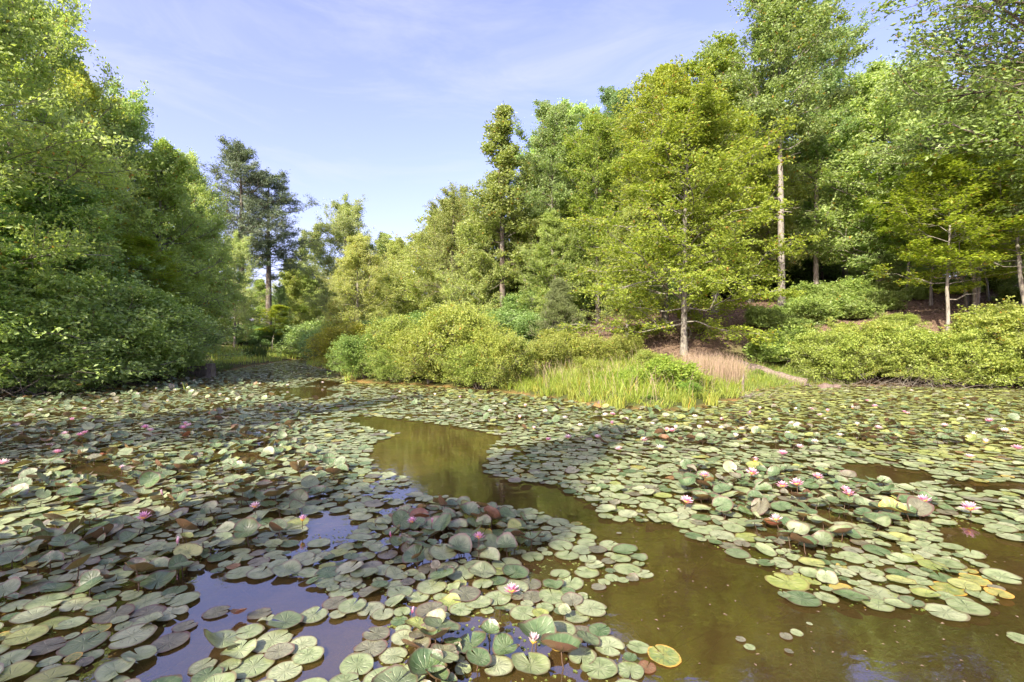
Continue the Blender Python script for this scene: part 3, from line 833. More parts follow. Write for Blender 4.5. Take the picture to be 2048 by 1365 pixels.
rg = np.random.default_rng(77)
pt_poly = [(-0.8, 16), (-0.2, 13.4), (0.0, 12.4), (1.7, 9.8), (3.2, 9.2), (4.6, 10), (6.3, 12.3), (7.6, 14.4), (8.0, 16.0), (5, 17), (1, 18)]
CL = area_points(pt_poly, 620, rg, -0.05, 9, 0.5)      # tussocks, each leaning outwards from its own centre
ci = rg.integers(0, len(CL), 20000)
ch = rg.uniform(0.45, 1.25, len(CL))[ci]
aa = rg.uniform(0, 2 * np.pi, len(ci))
ra = np.abs(rg.normal(size=len(ci))) * 0.10 + 0.01
Pt = CL[ci] + np.stack([ra * np.cos(aa), ra * np.sin(aa), 0 * aa], -1)
hh = rg.uniform(0.20, 0.52, len(Pt)) * ch * (0.7 + 0.4 * sstep(0.1, 1.2, sdist(Pt[:, 0], Pt[:, 1])))
g = link('tall_grass', make_mesh('tall_grass', [(*blades(Pt, hh, 0.011, 1.35, rg, aa + rg.normal(size=len(aa)) * 0.5), 0)], [LEAF['grass']]))
g.color = (1.2, 1.3, 0.8, 1)
tag(g, 'tall yellow-green marsh grass covering the point in the middle of the pond', 'grass', None, 'stuff')
Pt = area_points(pt_poly, 1100, rg, 0.1, 9, 0.6)
g = link('dry_stems', make_mesh('dry_stems', [(*blades(Pt, rg.uniform(0.35, 0.85, len(Pt)), 0.006, 0.7, rg), 0)], [LEAF['tan']]))
tag(g, 'thin dry stems standing through the green marsh grass', 'dry stems', None, 'stuff')
Pt = area_points([(4.8, 13.0), (6.3, 13.2), (7.0, 14.4), (6.6, 15.0), (5.3, 14.9), (4.9, 14.0)], 1700, rg, 0.15, 9)
g = link('dry_grass', make_mesh('dry_grass', [(*blades(Pt, rg.uniform(0.55, 0.98, len(Pt)), 0.006, 0.35, rg), 0)], [LEAF['tan']]))
tag(g, 'feathery pinkish tan dry grass standing behind the green grass near the log', 'grass', None, 'stuff')
Pt = area_points([(-20.5, 42), (-20.5, 31), (-17.5, 28), (-15.0, 24.5), (-14.5, 26), (-16.5, 36), (-13.0, 38), (-12.6, 29), (-9.7, 24.6), (-7.3, 20.6), (-5.9, 16.6), (-4.0, 17.2), (-6, 24), (-9, 34), (-12, 42)], 10000, rg, -0.25, 5, 0.3)
g = link('shore_grass', make_mesh('shore_grass', [(*blades(Pt, rg.uniform(0.15, 0.42, len(Pt)), 0.024, 0.6, rg), 0)], [LEAF['grass']]))
g.color = (1.5, 1.6, 1.3, 1)
tag(g, 'short green grass along the far end of the pond and the channel', 'grass', None, 'stuff')
Pt = area_points([(6.4, 13.2), (8.2, 14.4), (10.6, 15.1), (11.4, 15.6), (11, 16.6), (8.5, 17.0), (6.5, 16.2)], 6500, rg, -0.15, 1.9, 0.2)
g = link('bank_grass', make_mesh('bank_grass', [(*blades(Pt, rg.uniform(0.10, 0.26, len(Pt)), 0.010, 0.6, rg), 0)], [LEAF['grass']]))
g.color = (1.0, 1.1, 0.95, 1)
tag(g, 'bright short grass round the fallen log on the right bank', 'grass', None, 'stuff')
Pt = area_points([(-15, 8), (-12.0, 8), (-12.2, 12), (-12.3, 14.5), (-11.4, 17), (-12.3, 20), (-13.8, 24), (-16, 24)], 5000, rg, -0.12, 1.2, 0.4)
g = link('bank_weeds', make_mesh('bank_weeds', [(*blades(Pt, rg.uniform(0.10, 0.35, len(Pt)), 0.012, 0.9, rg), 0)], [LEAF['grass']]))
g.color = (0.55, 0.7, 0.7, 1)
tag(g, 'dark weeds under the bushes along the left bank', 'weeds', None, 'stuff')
# single tufts and reeds
def tuft(name, label, cat, x, y, n_, h, w, spread, bend, tint, z=None):
    a = rg.uniform(0, 2 * np.pi, n_)
    r = spread * np.sqrt(rg.random(n_))
    C = np.stack([r * np.cos(a), r * np.sin(a), 0 * a - 0.03], -1)
    V, Fq = blades(C, rg.uniform(0.55, 1, n_) * h, w, bend, rg)
    me_ = make_mesh(name, [(V, Fq, 0)], [LEAF['grass']])
    o = link(name, me_, None, (x, y, float(height(x, y)) if z is None else z))
    o.color = (*tint, 1)
    return tag(o, label, cat)
tuft('grass_clump', 'arching clump of long grass at the left edge of the water', 'grass clump', -12.6, 11.3, 240, 0.75, 0.014, 0.28, 1.3, (0.9, 1.1, 1.0), -0.02)
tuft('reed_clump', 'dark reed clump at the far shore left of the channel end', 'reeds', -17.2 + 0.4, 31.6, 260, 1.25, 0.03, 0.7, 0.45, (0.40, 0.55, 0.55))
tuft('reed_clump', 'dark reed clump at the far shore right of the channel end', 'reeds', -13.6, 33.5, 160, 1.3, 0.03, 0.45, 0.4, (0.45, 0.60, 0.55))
tuft('reed_clump', 'little green shoot clump standing in the pads by the left bank', 'reeds', -9.2, 13.6, 7, 0.36, 0.02, 0.08, 0.3, (1.1, 1.2, 1.0), -0.02)
for i, (px, py, hz) in enumerate([(1125, 800, .42), (1150, 806, .36), (1240, 822, .42), (1075, 792, .3), (1430, 815, .4), (1385, 822, .35)]):
    q = gp(px, py)
    tuft('grass_tuft', ['upright grass tuft left of the grassy point tip', 'second grass tuft beside the upright one on the point', 'grass tuft at the front of the grassy point', 'small tuft by the right end of the big bush',
         'broad-bladed tuft at the right water edge of the point', 'broad-bladed tuft next to the one at the right water edge'][i], 'grass tuft', q[0], q[1] + 0.25, 70, hz, 0.016, 0.16, 0.6, (1.3, 1.25, 0.9))
# floor litter on the slope
Pt = area_points([(2, 16), (5, 16.4), (9, 17), (14, 17), (24, 20), (34, 30), (26, 42), (8, 30), (2, 22)], 19000, rg, 0.6, 99, 0.3)
Pt[:, 2] += 0.045
V, Fq = quads(Pt, 0.085, rg, 0.62, 0.6)
tag(link('fallen_leaves', make_mesh('fallen_leaves', [(V, Fq, 0)], [LEAF['litter']])), 'russet fallen leaves covering the open slope under the beech', 'fallen leaves', None, 'stuff')

# ------------------------------------------------------------------ log, post, stake, boulder, dead twigs
def lathe_along(P, Rd, S, seed, rough=0.08):
    r_ = np.random.default_rng(seed)
    P = np.asarray(P, float)[None]
    Rd = np.asarray(Rd, float)[None]
    V, Fq = tubes(P, Rd, S)
    K = P.shape[1]
    cen = np.repeat(P[0], S, 0)
    sc = 1 + rough * r_.normal(size=(K, S)) * 0.5 + rough * r_.normal(size=(1, S))
    V = cen + (V - cen) * sc.reshape(-1, 1)
    tris = []
    VV = np.vstack([V, P[0, 0], P[0, -1]])
    for k in range(S):
        tris.append([K * S, (k + 1) % S, k])
        tris.append([K * S + 1, (K - 1) * S + k, (K - 1) * S + (k + 1) % S])
    return VV, Fq, np.array(tris)

def log_mesh(name, P, Rd, S, seed, mt, rough=0.08):
    V, Fq, Tq = lathe_along(P, Rd, S, seed, rough)
    return make_mesh(name, [(V, Fq, 0, None, True), (V, Tq, 0)], [mt])
pA, pB = gp(1500, 752, 0.12), gp(1600, 771, 0.0)
k = np.linspace(0, 1, 12)
lp = np.stack([7.6 + (9.15 - 7.6) * k, 16.3 + (15.0 - 16.3) * k, 0.56 - 0.50 * k + 0.02 * np.sin(k * 7)], -1)
lg = bpy.data.objects.new('fallen_log', None)
COL.objects.link(lg)
lg.location = (0, 0, 0)
tag(lg, 'weathered grey fallen log sloping from the grassy bank into the water', 'log')
link('log_body', log_mesh('log_body', lp, 0.17 - 0.05 * k, 14, 3, BARK['drift'], 0.14), lg)
bk = np.linspace(0, 1, 6)
link('branch_stub', log_mesh('branch_stub', np.stack([9.0 + 0.22 * bk, 15.1 - 0.25 * bk, 0.14 - 0.14 * bk], -1), 0.03 - 0.01 * bk, 6, 4, BARK['dark']), lg)
q = gp(1483, 792)
k = np.linspace(0, 1, 6)
tag(link('wooden_stake', log_mesh('wooden_stake', np.stack([6.15 + 0.03 * k, 12.9 + 0 * k, -0.05 + 0.58 * k], -1), np.array([.04, .038, .035, .035, .03, .012]), 8, 5, BARK['drift'], 0.15)),
    'short grey broken stake at the right edge of the grassy point', 'stake')
# old landing at the end of the left bank: post with boards behind
ld = bpy.data.objects.new('landing_wall', None)
COL.objects.link(ld)
tag(ld, 'old grey timber post and boards half hidden at the end of the left bank', 'timber edging')
def box_piece(x0, x1, y0, y1, z0, z1, seed=0, j=0.01):
    r_ = np.random.default_rng(seed)
    V = np.array([[x, y, z] for x in (x0, x1) for y in (y0, y1) for z in (z0, z1)], float) + r_.normal(size=(8, 3)) * j
    Fq = np.array([[0, 1, 3, 2], [4, 6, 7, 5], [0, 4, 5, 1], [2, 3, 7, 6], [0, 2, 6, 4], [1, 5, 7, 3]])
    return V, Fq, 0
px0 = gp(420, 757)
link('post', make_mesh('post', [box_piece(px0[0] - .10, px0[0] + .12, px0[1] - .1, px0[1] + .12, -0.3, 0.55, 1)], [BARK['drift']]), ld)
link('post', make_mesh('post', [box_piece(px0[0] - 1.2, px0[0] - 1.05, px0[1] + .35, px0[1] + .5, -0.3, 0.42, 7)], [BARK['drift']]), ld)
for i in range(3):
    link('board', make_mesh('board', [box_piece(px0[0] - 1.9, px0[0] - .11, px0[1] + .50, px0[1] + .56, 0.0 + i * 0.15, 0.135 + i * 0.15, 9 + i, 0.006)], [BARK['drift']]), ld)

m, n, l = mat('boulder_stone')
tc = n.new('ShaderNodeTexCoord')
b = n.new('ShaderNodeBsdfPrincipled')
l.new(mixc(n, l, mrange(n, l, noise(n, l, tc.outputs['Object'], 5, 6, 0.65), .35, .65), (0.09, 0.062, 0.048), (0.17, 0.13, 0.105)), b.inputs['Base Color'])
b.inputs['Roughness'].default_value = 0.85
o_ = n.new('ShaderNodeOutputMaterial')
l.new(b.outputs[0], o_.inputs[0])
STONE = m
def boulder(label, x, y, z, sx, sy, sz, seed):
    import bmesh
    bm = bmesh.new()
    bmesh.ops.create_icosphere(bm, subdivisions=3, radius=1)
    from mathutils import noise as mn
    for v in bm.verts:
        f = 1 + 0.30 * mn.noise(v.co * 1.3 + Vector((seed, 0, 0))) + 0.08 * mn.noise(v.co * 4)
        v.co = Vector((v.co.x * sx, v.co.y * sy, v.co.z * sz)) * f
    for f_ in bm.faces:
        f_.smooth = True
    me_ = bpy.data.meshes.new('boulder')
    bm.to_mesh(me_)
    bm.free()
    me_.materials.append(STONE)
    tag(link('boulder', me_, None, (x, y, z)), label, 'rock')
q = gp(1655, 777)
boulder('pinkish flat boulder at the waterline below the bright bank bush', q[0], q[1] + .1, 0.03, .22, .15, .11, 1)
boulder('grey stone touching the right side of the pinkish boulder', q[0] + .36, q[1] + .15, 0.02, .13, .12, .09, 4)
q = gp(1204, 812)
boulder('small pale stone at the water edge left of the grassy point tip', q[0], q[1] + .1, 0.02, .11, .09, .09, 8)

def twigs(name, label, cx, cy, n_, L, spread, seed, z=0.0, bark='twig', rad=0.008):
    r_ = np.random.default_rng(seed)
    B = np.stack([cx + r_.normal(size=n_) * spread[0], cy + r_.normal(size=n_) * spread[1], z + 0 * r_.random(n_)], -1)
    d = unit(r_.normal(size=(n_, 3)) * np.array([1, 1, 0.35]) + np.array([0, -.25, 0.45]))
    t = np.linspace(0, 1, 6)[None, :, None]
    P = B[:, None] + d[:, None] * t * (L * r_.uniform(0.4, 1.2, (n_, 1, 1))) + np.cumsum(r_.normal(size=(n_, 6, 3)) * 0.03 * L, 1)
    V, Fq = tubes(P, np.linspace(rad, rad * .3, 6)[None] * np.ones((n_, 1)), 4)
    return tag(link(name, make_mesh(name, [(V, Fq, 0)], [BARK[bark]])), label, 'dead branches', None, 'stuff')
twigs('dead_branches', 'tangle of bare dead twigs over the water under the right bank bushes', 13.2, 14.9, 420, 0.75, (1.9, 0.35), 1, 0.02)
twigs('dead_branches', 'dark bare twigs under the overhanging bushes of the left bank', -12.6, 12.8, 420, 0.9, (0.5, 2.2), 2, 0.05, 'dark', 0.010)
twigs('dead_branches', 'brown dead stems at the right water edge of the grassy point', 5.7, 12.15, 60, 0.4, (0.3, 0.2), 3, 0.02)
#PART2
# ------------------------------------------------------------------ lily pads
def pad_material(name, tops, under, edge, spots, rough=0.38, spec=0.7):
    m, n, l = mat(name)
    geo = n.new('ShaderNodeNewGeometry')
    oi = n.new('ShaderNodeObjectInfo')
    uv = n.new('ShaderNodeUVMap')
    uv.uv_map = 'local'
    sp = n.new('ShaderNodeSeparateXYZ')
    l.new(uv.outputs[0], sp.inputs[0])
    rnd = mth(n, l, 'FRACT', mth(n, l, 'ADD', geo.outputs['Random Per Island'], mth(n, l, 'MULTIPLY', oi.outputs['Random'], 3.17)))
    rnd2 = mth(n, l, 'FRACT', mth(n, l, 'MULTIPLY', rnd, 17.3))
    rad = mth(n, l, 'SQRT', mth(n, l, 'ADD', mth(n, l, 'MULTIPLY', sp.outputs[0], sp.outputs[0]), mth(n, l, 'MULTIPLY', sp.outputs[1], sp.outputs[1])))
    ang = mth(n, l, 'ARCTAN2', sp.outputs[1], sp.outputs[0])
    wob = noise(n, l, uv.outputs[0], 3.0, 3)
    vein = mth(n, l, 'ABSOLUTE', mth(n, l, 'SINE', mth(n, l, 'ADD', mth(n, l, 'MULTIPLY', ang, 6.0), mth(n, l, 'MULTIPLY', wob, 2.5))))
    vein = mrange(n, l, vein, 0.0, 0.40, 1.0, 0.0)
    vein = mth(n, l, 'MULTIPLY', vein, mrange(n, l, rad, 0.9, 0.15, 0.0, 1.0))
    cm = n.new('ShaderNodeCombineXYZ')
    l.new(mth(n, l, 'MULTIPLY', rnd, 50.0), cm.inputs[2])
    va = n.new('ShaderNodeVectorMath')
    l.new(uv.outputs[0], va.inputs[0])
    l.new(cm.outputs[0], va.inputs[1])
    nz = noise(n, l, va.outputs[0], 1.7, 5, 0.6)
    nf = noise(n, l, va.outputs[0], 6.0, 4, 0.7)
    c = mixc(n, l, rnd, tops[0], tops[1])
    c = mixc(n, l, mrange(n, l, rnd2, 0.6, 1.0, 0, 0.8), c, tops[2])
    c = mixc(n, l, mrange(n, l, nz, 0.42, 0.66, 0, 0.55), c, tops[2])
    c = mixc(n, l, mrange(n, l, nz, 0.50, 0.34, 0, 0.55), c, tuple(0.45 * v for v in tops[0]))
    c = mixc(n, l, mrange(n, l, mth(n, l, 'FRACT', mth(n, l, 'MULTIPLY', rnd, 91.7)), 0.0, 1.0, 0.0, 0.28), c, tuple(0.5 * v for v in tops[0]))
    c = mixc(n, l, mth(n, l, 'MULTIPLY', vein, 0.6), c, (0.45, 0.52, 0.30))
    e = mrange(n, l, mth(n, l, 'ADD', rad, mth(n, l, 'MULTIPLY', nz, 0.20)), 0.93, 1.03, 0, 0.9)
    c = mixc(n, l, e, c, edge)
    # eaten and browned patches on some
    hole = mth(n, l, 'MULTIPLY', mrange(n, l, nf, 0.62, 0.66, 0, 1), mrange(n, l, rnd2, spots, spots + 0.05, 0, 1))
    c = mixc(n, l, hole, c, (0.10, 0.055, 0.02))
    cu = mixc(n, l, rnd2, under[0], under[1])
    cu = mixc(n, l, mth(n, l, 'MULTIPLY', vein, 0.6), cu, (0.22, 0.20, 0.08))
    cf = mixc(n, l, geo.outputs['Backfacing'], c, cu)
    b = n.new('ShaderNodeBsdfPrincipled')
    l.new(cf, b.inputs['Base Color'])
    l.new(mrange(n, l, rnd2, 0, 1, rough, rough + 0.2), b.inputs['Roughness'])
    b.inputs['Specular IOR Level'].default_value = spec
    b.inputs['IOR'].default_value = 1.65
    t = n.new('ShaderNodeBsdfTranslucent')
    l.new(mixc(n, l, 1.0, mixc(n, l, 0.5, c, cu), (1.1, 1.1, 0.5), 'MULTIPLY'), t.inputs['Color'])
    mx = n.new('ShaderNodeMixShader')
    mx.inputs[0].default_value = 0.22
    l.new(b.outputs[0], mx.inputs[1])
    l.new(t.outputs[0], mx.inputs[2])
    bp = n.new('ShaderNodeBump')
    bp.inputs['Strength'].default_value = 0.9
    bp.inputs['Distance'].default_value = 0.008
    l.new(mth(n, l, 'ADD', mth(n, l, 'MULTIPLY', vein, -0.8), nz), bp.inputs['Height'])
    l.new(bp.outputs[0], b.inputs['Normal'])
    o_ = n.new('ShaderNodeOutputMaterial')
    l.new(mx.outputs[0], o_.inputs[0])
    return m

UND = ((0.125, 0.060, 0.035), (0.170, 0.110, 0.028))
PADM = {
    'green': pad_material('pad_green', ((0.235, 0.310, 0.120), (0.300, 0.375, 0.170), (0.380, 0.410, 0.240)), UND, (0.15, 0.12, 0.06), 0.60),
    'deep': pad_material('pad_deep_green', ((0.070, 0.140, 0.038), (0.120, 0.195, 0.062), (0.190, 0.235, 0.115)), UND, (0.12, 0.07, 0.04), 0.75),
    'bronze': pad_material('pad_bronze', ((0.165, 0.170, 0.095), (0.145, 0.125, 0.072), (0.25, 0.26, 0.165)), UND, (0.14, 0.07, 0.05), 0.6),
    'yellow': pad_material('pad_yellowing', ((0.20, 0.28, 0.075), (0.30, 0.33, 0.075), (0.46, 0.36, 0.07)), ((0.36, 0.20, 0.05), (0.30, 0.12, 0.05)), (0.60, 0.33, 0.05), 0.2),
    'rusty': pad_material('pad_rusty', ((0.26, 0.13, 0.035), (0.20, 0.09, 0.04), (0.26, 0.17, 0.06)), ((0.30, 0.10, 0.04), (0.24, 0.08, 0.05)), (0.18, 0.07, 0.03), 0.4),
    'lime': pad_material('pad_lime', ((0.250, 0.320, 0.070), (0.340, 0.400, 0.090), (0.380, 0.390, 0.130)), UND, (0.20, 0.17, 0.05), 0.8, 0.42),
}
PKEY = list(PADM)
m, n, l = mat('lily_stem')
b = n.new('ShaderNodeBsdfPrincipled')
b.inputs['Base Color'].default_value = (0.09, 0.055, 0.03, 1)
b.inputs['Roughness'].default_value = 0.5
o_ = n.new('ShaderNodeOutputMaterial')
l.new(b.outputs[0], o_.inputs[0])
STEMM = m
PMATS = [PADM[k] for k in PKEY] + [STEMM]

def pad_shape(seed, form, S, rings):
    """unit lily pad with its slit; form flat, dished, folded, cupped, curled"""
    r_ = random.Random(seed)
    half = r_.uniform(0.03, 0.16)
    ph = [r_.uniform(0, 6.28) for _ in range(4)]
    asp = r_.uniform(0.88, 1.0)
    V, U = [(0, 0, 0)], [(0, 0)]
    wv = {'flat': 0.012, 'dished': 0.03, 'folded': 0.04, 'cupped': 0.06, 'curled': 0.05}[form] * r_.uniform(0.6, 1.3)
    cut = r_.random() < 0.35
    for q in rings:
        for k in range(S + 1):
            t = half * (0.4 + 0.6 * q) + (2 * math.pi - 2 * half * (0.4 + 0.6 * q)) * k / S
            edge = min(t, 2 * math.pi - t)
            lobe = 1 - 0.16 * math.exp(-((edge - half) / 0.20) ** 2) * q
            w = q * lobe * (1 + q * (0.022 * math.sin(5 * t + ph[0]) + 0.014 * math.sin(11 * t + ph[1]) + (0.02 * math.sin(19 * t + ph[2]) if cut else 0)))
            x, y = w * math.cos(t), w * math.sin(t) * asp
            z = wv * q ** 2 * (math.sin(3 * t + ph[2]) + 0.7 * math.sin(5 * t + ph[3]))
            if form == 'flat':
                z += 0.010 * q ** 6 * 2
            elif form == 'dished':
                z += 0.10 * q ** 2 + 0.05 * y * y
            elif form == 'folded':
                z += 0.62 * abs(y) ** 1.3 * (0.55 + 0.45 * q)
            elif form == 'cupped':
                z += 0.38 * q ** 2 + 0.22 * y * y
            elif form == 'curled':
                a = x * math.cos(ph[0]) + y * math.sin(ph[0])
                z += 0.55 * max(0, a - 0.25) ** 1.5 + 0.05 * q * q
            V.append((x, y, z))
            U.append((x, y))
    Fq, Ft = [], []
    n1 = S + 1
    for k in range(S):
        Ft.append((0, 1 + k, 2 + k))
    for j in range(len(rings) - 1):
        for k in range(S):
            a = 1 + j * n1 + k
            Fq.append((a, a + n1, a + n1 + 1, a + 1))
    return np.array(V, float), np.array(U, float), np.array(Ft), np.array(Fq).reshape(-1, 4)

FORMS = ['flat', 'dished', 'folded', 'cupped', 'curled']
HI = {f: [pad_shape(100 * i + s, f, 30, (0.3, 0.62, 0.88, 1.0)) for s in range(10 if f == 'flat' else 6)] for i, f in enumerate(FORMS)}
HI2 = {f: [pad_shape(100 * i + s, f, 18, (0.45, 0.82, 1.0)) for s in range(10)] for i, f in enumerate(FORMS)}
MID = {f: [pad_shape(100 * i + s, f, 12, (0.6, 1.0)) for s in range(8)] for i, f in enumerate(FORMS)}
LOW = {f: [pad_shape(100 * i + s, f, 8, (1.0,)) for s in range(8)] for i, f in enumerate(FORMS)}

def W(pts):
    return [tuple(gp(a, b_)) for a, b_ in pts]
OPEN = [  # clear water, outlined where the photograph shows it
    W([(690, 838), (760, 835), (850, 845), (960, 862), (1010, 875), (975, 905), (975, 945), (1010, 965), (1110, 975), (1180, 1010), (1215, 1040), (1340, 1050), (1400, 1085), (1440, 1100),
       (1540, 1140), (1560, 1195), (1640, 1215), (1830, 1222), (1900, 1235), (1990, 1215), (2010, 1165), (1950, 1110), (1880, 1085), (1870, 1060), (1950, 1060), (2060, 1090), (2500, 1200), (2600, 1800), (1330, 1800),
       (1262, 1375), (1265, 1300), (1190, 1250), (1180, 1190), (1290, 1160), (1290, 1115), (1190, 1085), (1170, 1068), (1060, 1025), (950, 1010), (850, 990), (800, 955), (745, 935), (735, 915), (745, 885), (800, 870), (720, 855)]),
    W([(1670, 930), (1750, 928), (1860, 948), (1890, 965), (1820, 972), (1740, 968), (1690, 955)]),
    W([(1870, 960), (2100, 972), (2100, 985), (1950, 985)]),
    W([(1590, 1012), (1680, 1040), (1700, 1062), (1640, 1062)]),
    W([(540, 778), (640, 775), (680, 786), (640, 800), (560, 795), (520, 788)]),
    W([(640, 760), (690, 768), (660, 775), (600, 772)]),
]
SPARSE = [  # pads lie apart here, the sky shows between them
    (W([(300, 1190), (420, 1130), (560, 1150), (620, 1165), (660, 1215), (600, 1290), (420, 1290), (380, 1375), (250, 1375), (290, 1300)]), 0.10),
    (W([(560, 1250), (700, 1190), (760, 1190), (760, 1365), (560, 1375), (380, 1375), (440, 1300)]), 0.42),
    (W([(600, 1040), (700, 1000), (820, 1010), (760, 1040), (700, 1100), (620, 1130), (560, 1150)]), 0.55),
    (W([(760, 950), (860, 985), (900, 1010), (800, 1010), (740, 980)]), 0.6),
    (W([(1180, 1180), (1260, 1330), (1260, 1600), (900, 1600), (900, 1180)]), 0.60),
    (W([(230, 1230), (330, 1180), (380, 1190), (300, 1290), (200, 1375), (150, 1375)]), 0.7),
    (W([(500, 735), (640, 730), (760, 760), (860, 830), (700, 880), (600, 850), (560, 790)]), 0.75),
    (W([(1700, 1000), (1900, 1010), (2100, 1050), (2100, 1075), (1900, 1060)]), 0.8),
    (W([(1000, 1090), (1180, 1085), (1290, 1115), (1290, 1160), (1180, 1190), (1060, 1180)]), 0.75),
]
RAISED = [  # leaves crowd each other up out of the water
    (W([(-400, 760), (560, 760), (640, 800), (620, 900), (700, 940), (640, 1010), (560, 1080), (430, 1130), (260, 1200), (-400, 1230)]), 0.46),
    (W([(780, 1040), (900, 1020), (1060, 1050), (1100, 1100), (1060, 1160), (880, 1170), (790, 1120)]), 0.80),
    (W([(1340, 940), (1480, 930), (1720, 960), (1900, 1010), (1880, 1040), (1700, 1090), (1600, 1120), (1480, 1060), (1380, 1010)]), 0.52),
    (W([(730, 780), (1100, 790), (1400, 830), (1700, 800), (2300, 800), (2300, 880), (1700, 900), (1250, 900), (1000, 860), (800, 820)]), 0.30),
    (W([(870, 1230), (1150, 1240), (1180, 1300), (1160, 1500), (760, 1500), (780, 1330)]), 0.45),
    (W([(640, 800), (800, 790), (1000, 810), (900, 830), (700, 820)]), 0.3),
]
FIXED = [  # px, py, radius, yaw, colour, form : pads one can point to
    (1574, 1166, .118, 2.0, 'lime', 'flat'), (1600, 1160, .07, 1.0, 'lime', 'flat'), (1755, 1190, .120, 2.4, 'green', 'flat'), (1690, 1182, .08, 0.4, 'yellow', 'flat'), (1895, 1180, .085, 2.2, 'yellow', 'flat'),
    (1928, 1203, .045, 2.2, 'green', 'flat'), (1948, 1162, .075, 2.4, 'yellow', 'flat'), (1328, 1314, .075, 2.0, 'yellow', 'flat'), (1277, 1297, .055, 2.6, 'green', 'flat'), (1294, 1337, .040, 1.0, 'rusty', 'flat'),
    (1117, 1298, .075, 0.5, 'yellow', 'curled'), (1153, 1049, .045, 0.5, 'yellow', 'flat'), (1140, 1168, .082, 1.2, 'green', 'flat'), (1105, 1195, .085, 1.7, 'green', 'flat'), (1197, 1176, .045, 3.0, 'bronze', 'flat'),
    (1153, 1236, .065, 0.2, 'green', 'flat'), (1165, 1268, .06, 2.8, 'bronze', 'flat'), (1165, 1192, .03, 2.8, 'green', 'flat'), (1572, 1275, .030, 1.5, 'bronze', 'flat'), (1593, 1268, .030, 2.5, 'green', 'flat'),
    (1481, 1281, .024, 2.5, 'bronze', 'flat'), (1499, 1297, .026, 2.2, 'green', 'flat'), (1578, 1305, .020, 0, 'bronze', 'flat'), (1619, 1250, .015, 0, 'green', 'flat'), (2040, 1280, .05, 2.4, 'green', 'flat'),
    (1460, 1095, .075, 2.6, 'bronze', 'flat'), (1530, 1110, .07, 2.4, 'green', 'dished'), (1262, 1026, .05, 1.0, 'bronze', 'flat'), (1230, 1012, .05, 0.5, 'bronze', 'curled'), (1238, 1068, .02, 0, 'bronze', 'flat'),
    (433, 1227, .065, 0.3, 'bronze', 'flat'), (339, 1287, .085, 4.5, 'bronze', 'flat'), (370, 1255, .055, 1.0, 'bronze', 'flat'), (291, 1207, .100, 0.8, 'green', 'flat'), (447, 1293, .095, 1.2, 'green', 'curled'),
    (477, 1240, .038, 1.3, 'rusty', 'cupped'), (405, 1335, .055, 1.2, 'green', 'flat'), (507, 1335, .088, 1.4, 'green', 'flat'), (545, 1285, .09, 0.9, 'green', 'flat'), (520, 1230, .06, 0.6, 'bronze', 'flat'),
    (940, 1300, .085, 1.6, 'deep', 'dished'), (1010, 1310, .06, 0.6, 'deep', 'folded'), (1060, 1170, .07, 1.5, 'bronze', 'flat'), (820, 1060, .08, 1.0, 'deep', 'dished'),
]
rp = random.Random(42)
pads = []        # x, y, r, yaw, colour, form, tilt azimuth, tilt, z
GRID = {}
CELL = 0.25
def near_ok(x, y, r, f):
    cx_, cy_ = int(x // CELL), int(y // CELL)
    for i in (cx_ - 1, cx_, cx_ + 1):
        for j in (cy_ - 1, cy_, cy_ + 1):
            for (a, b_, q_) in GRID.get((i, j), ()):
                if (a - x) ** 2 + (b_ - y) ** 2 < (f * (r + q_)) ** 2:
                    return False
    return True
def put(x, y, r):
    GRID.setdefault((int(x // CELL), int(y // CELL)), []).append((x, y, r))
for (px, py, r, yaw, colr, form) in FIXED:
    x, y = gp(px, py)
    put(x, y, r)
    pads.append((x, y, r, yaw, colr, form, rp.uniform(0, 6.28), 0.05 if form == 'flat' else 0.3, 0.006 if form == 'flat' else 0.03))
NC = 190000
rr = np.random.default_rng(9)
# candidates: even over the pond in view, thicker close to the camera where they are seen one by one
yy = np.concatenate([rr.uniform(1.5, 41, NC * 2), rr.uniform(1.5, 8, NC // 2)])
xx = rr.uniform(-1.25, 1.25, len(yy)) * (yy + 1.2)
kk = inside(PO, xx, yy)
xx, yy = xx[kk], yy[kk]
dd = -sdist(xx, yy)
kk = dd > 0.02
xx, yy, dd = xx[kk], yy[kk], dd[kk]
op = np.zeros(len(xx), bool)
for p in OPEN:
    op |= inside(p, xx, yy)
keepp = np.where(op, 0.0, 1.0)
for p, v in SPARSE:
    ii = inside(p, xx, yy) & ~op
    keepp[ii] = v
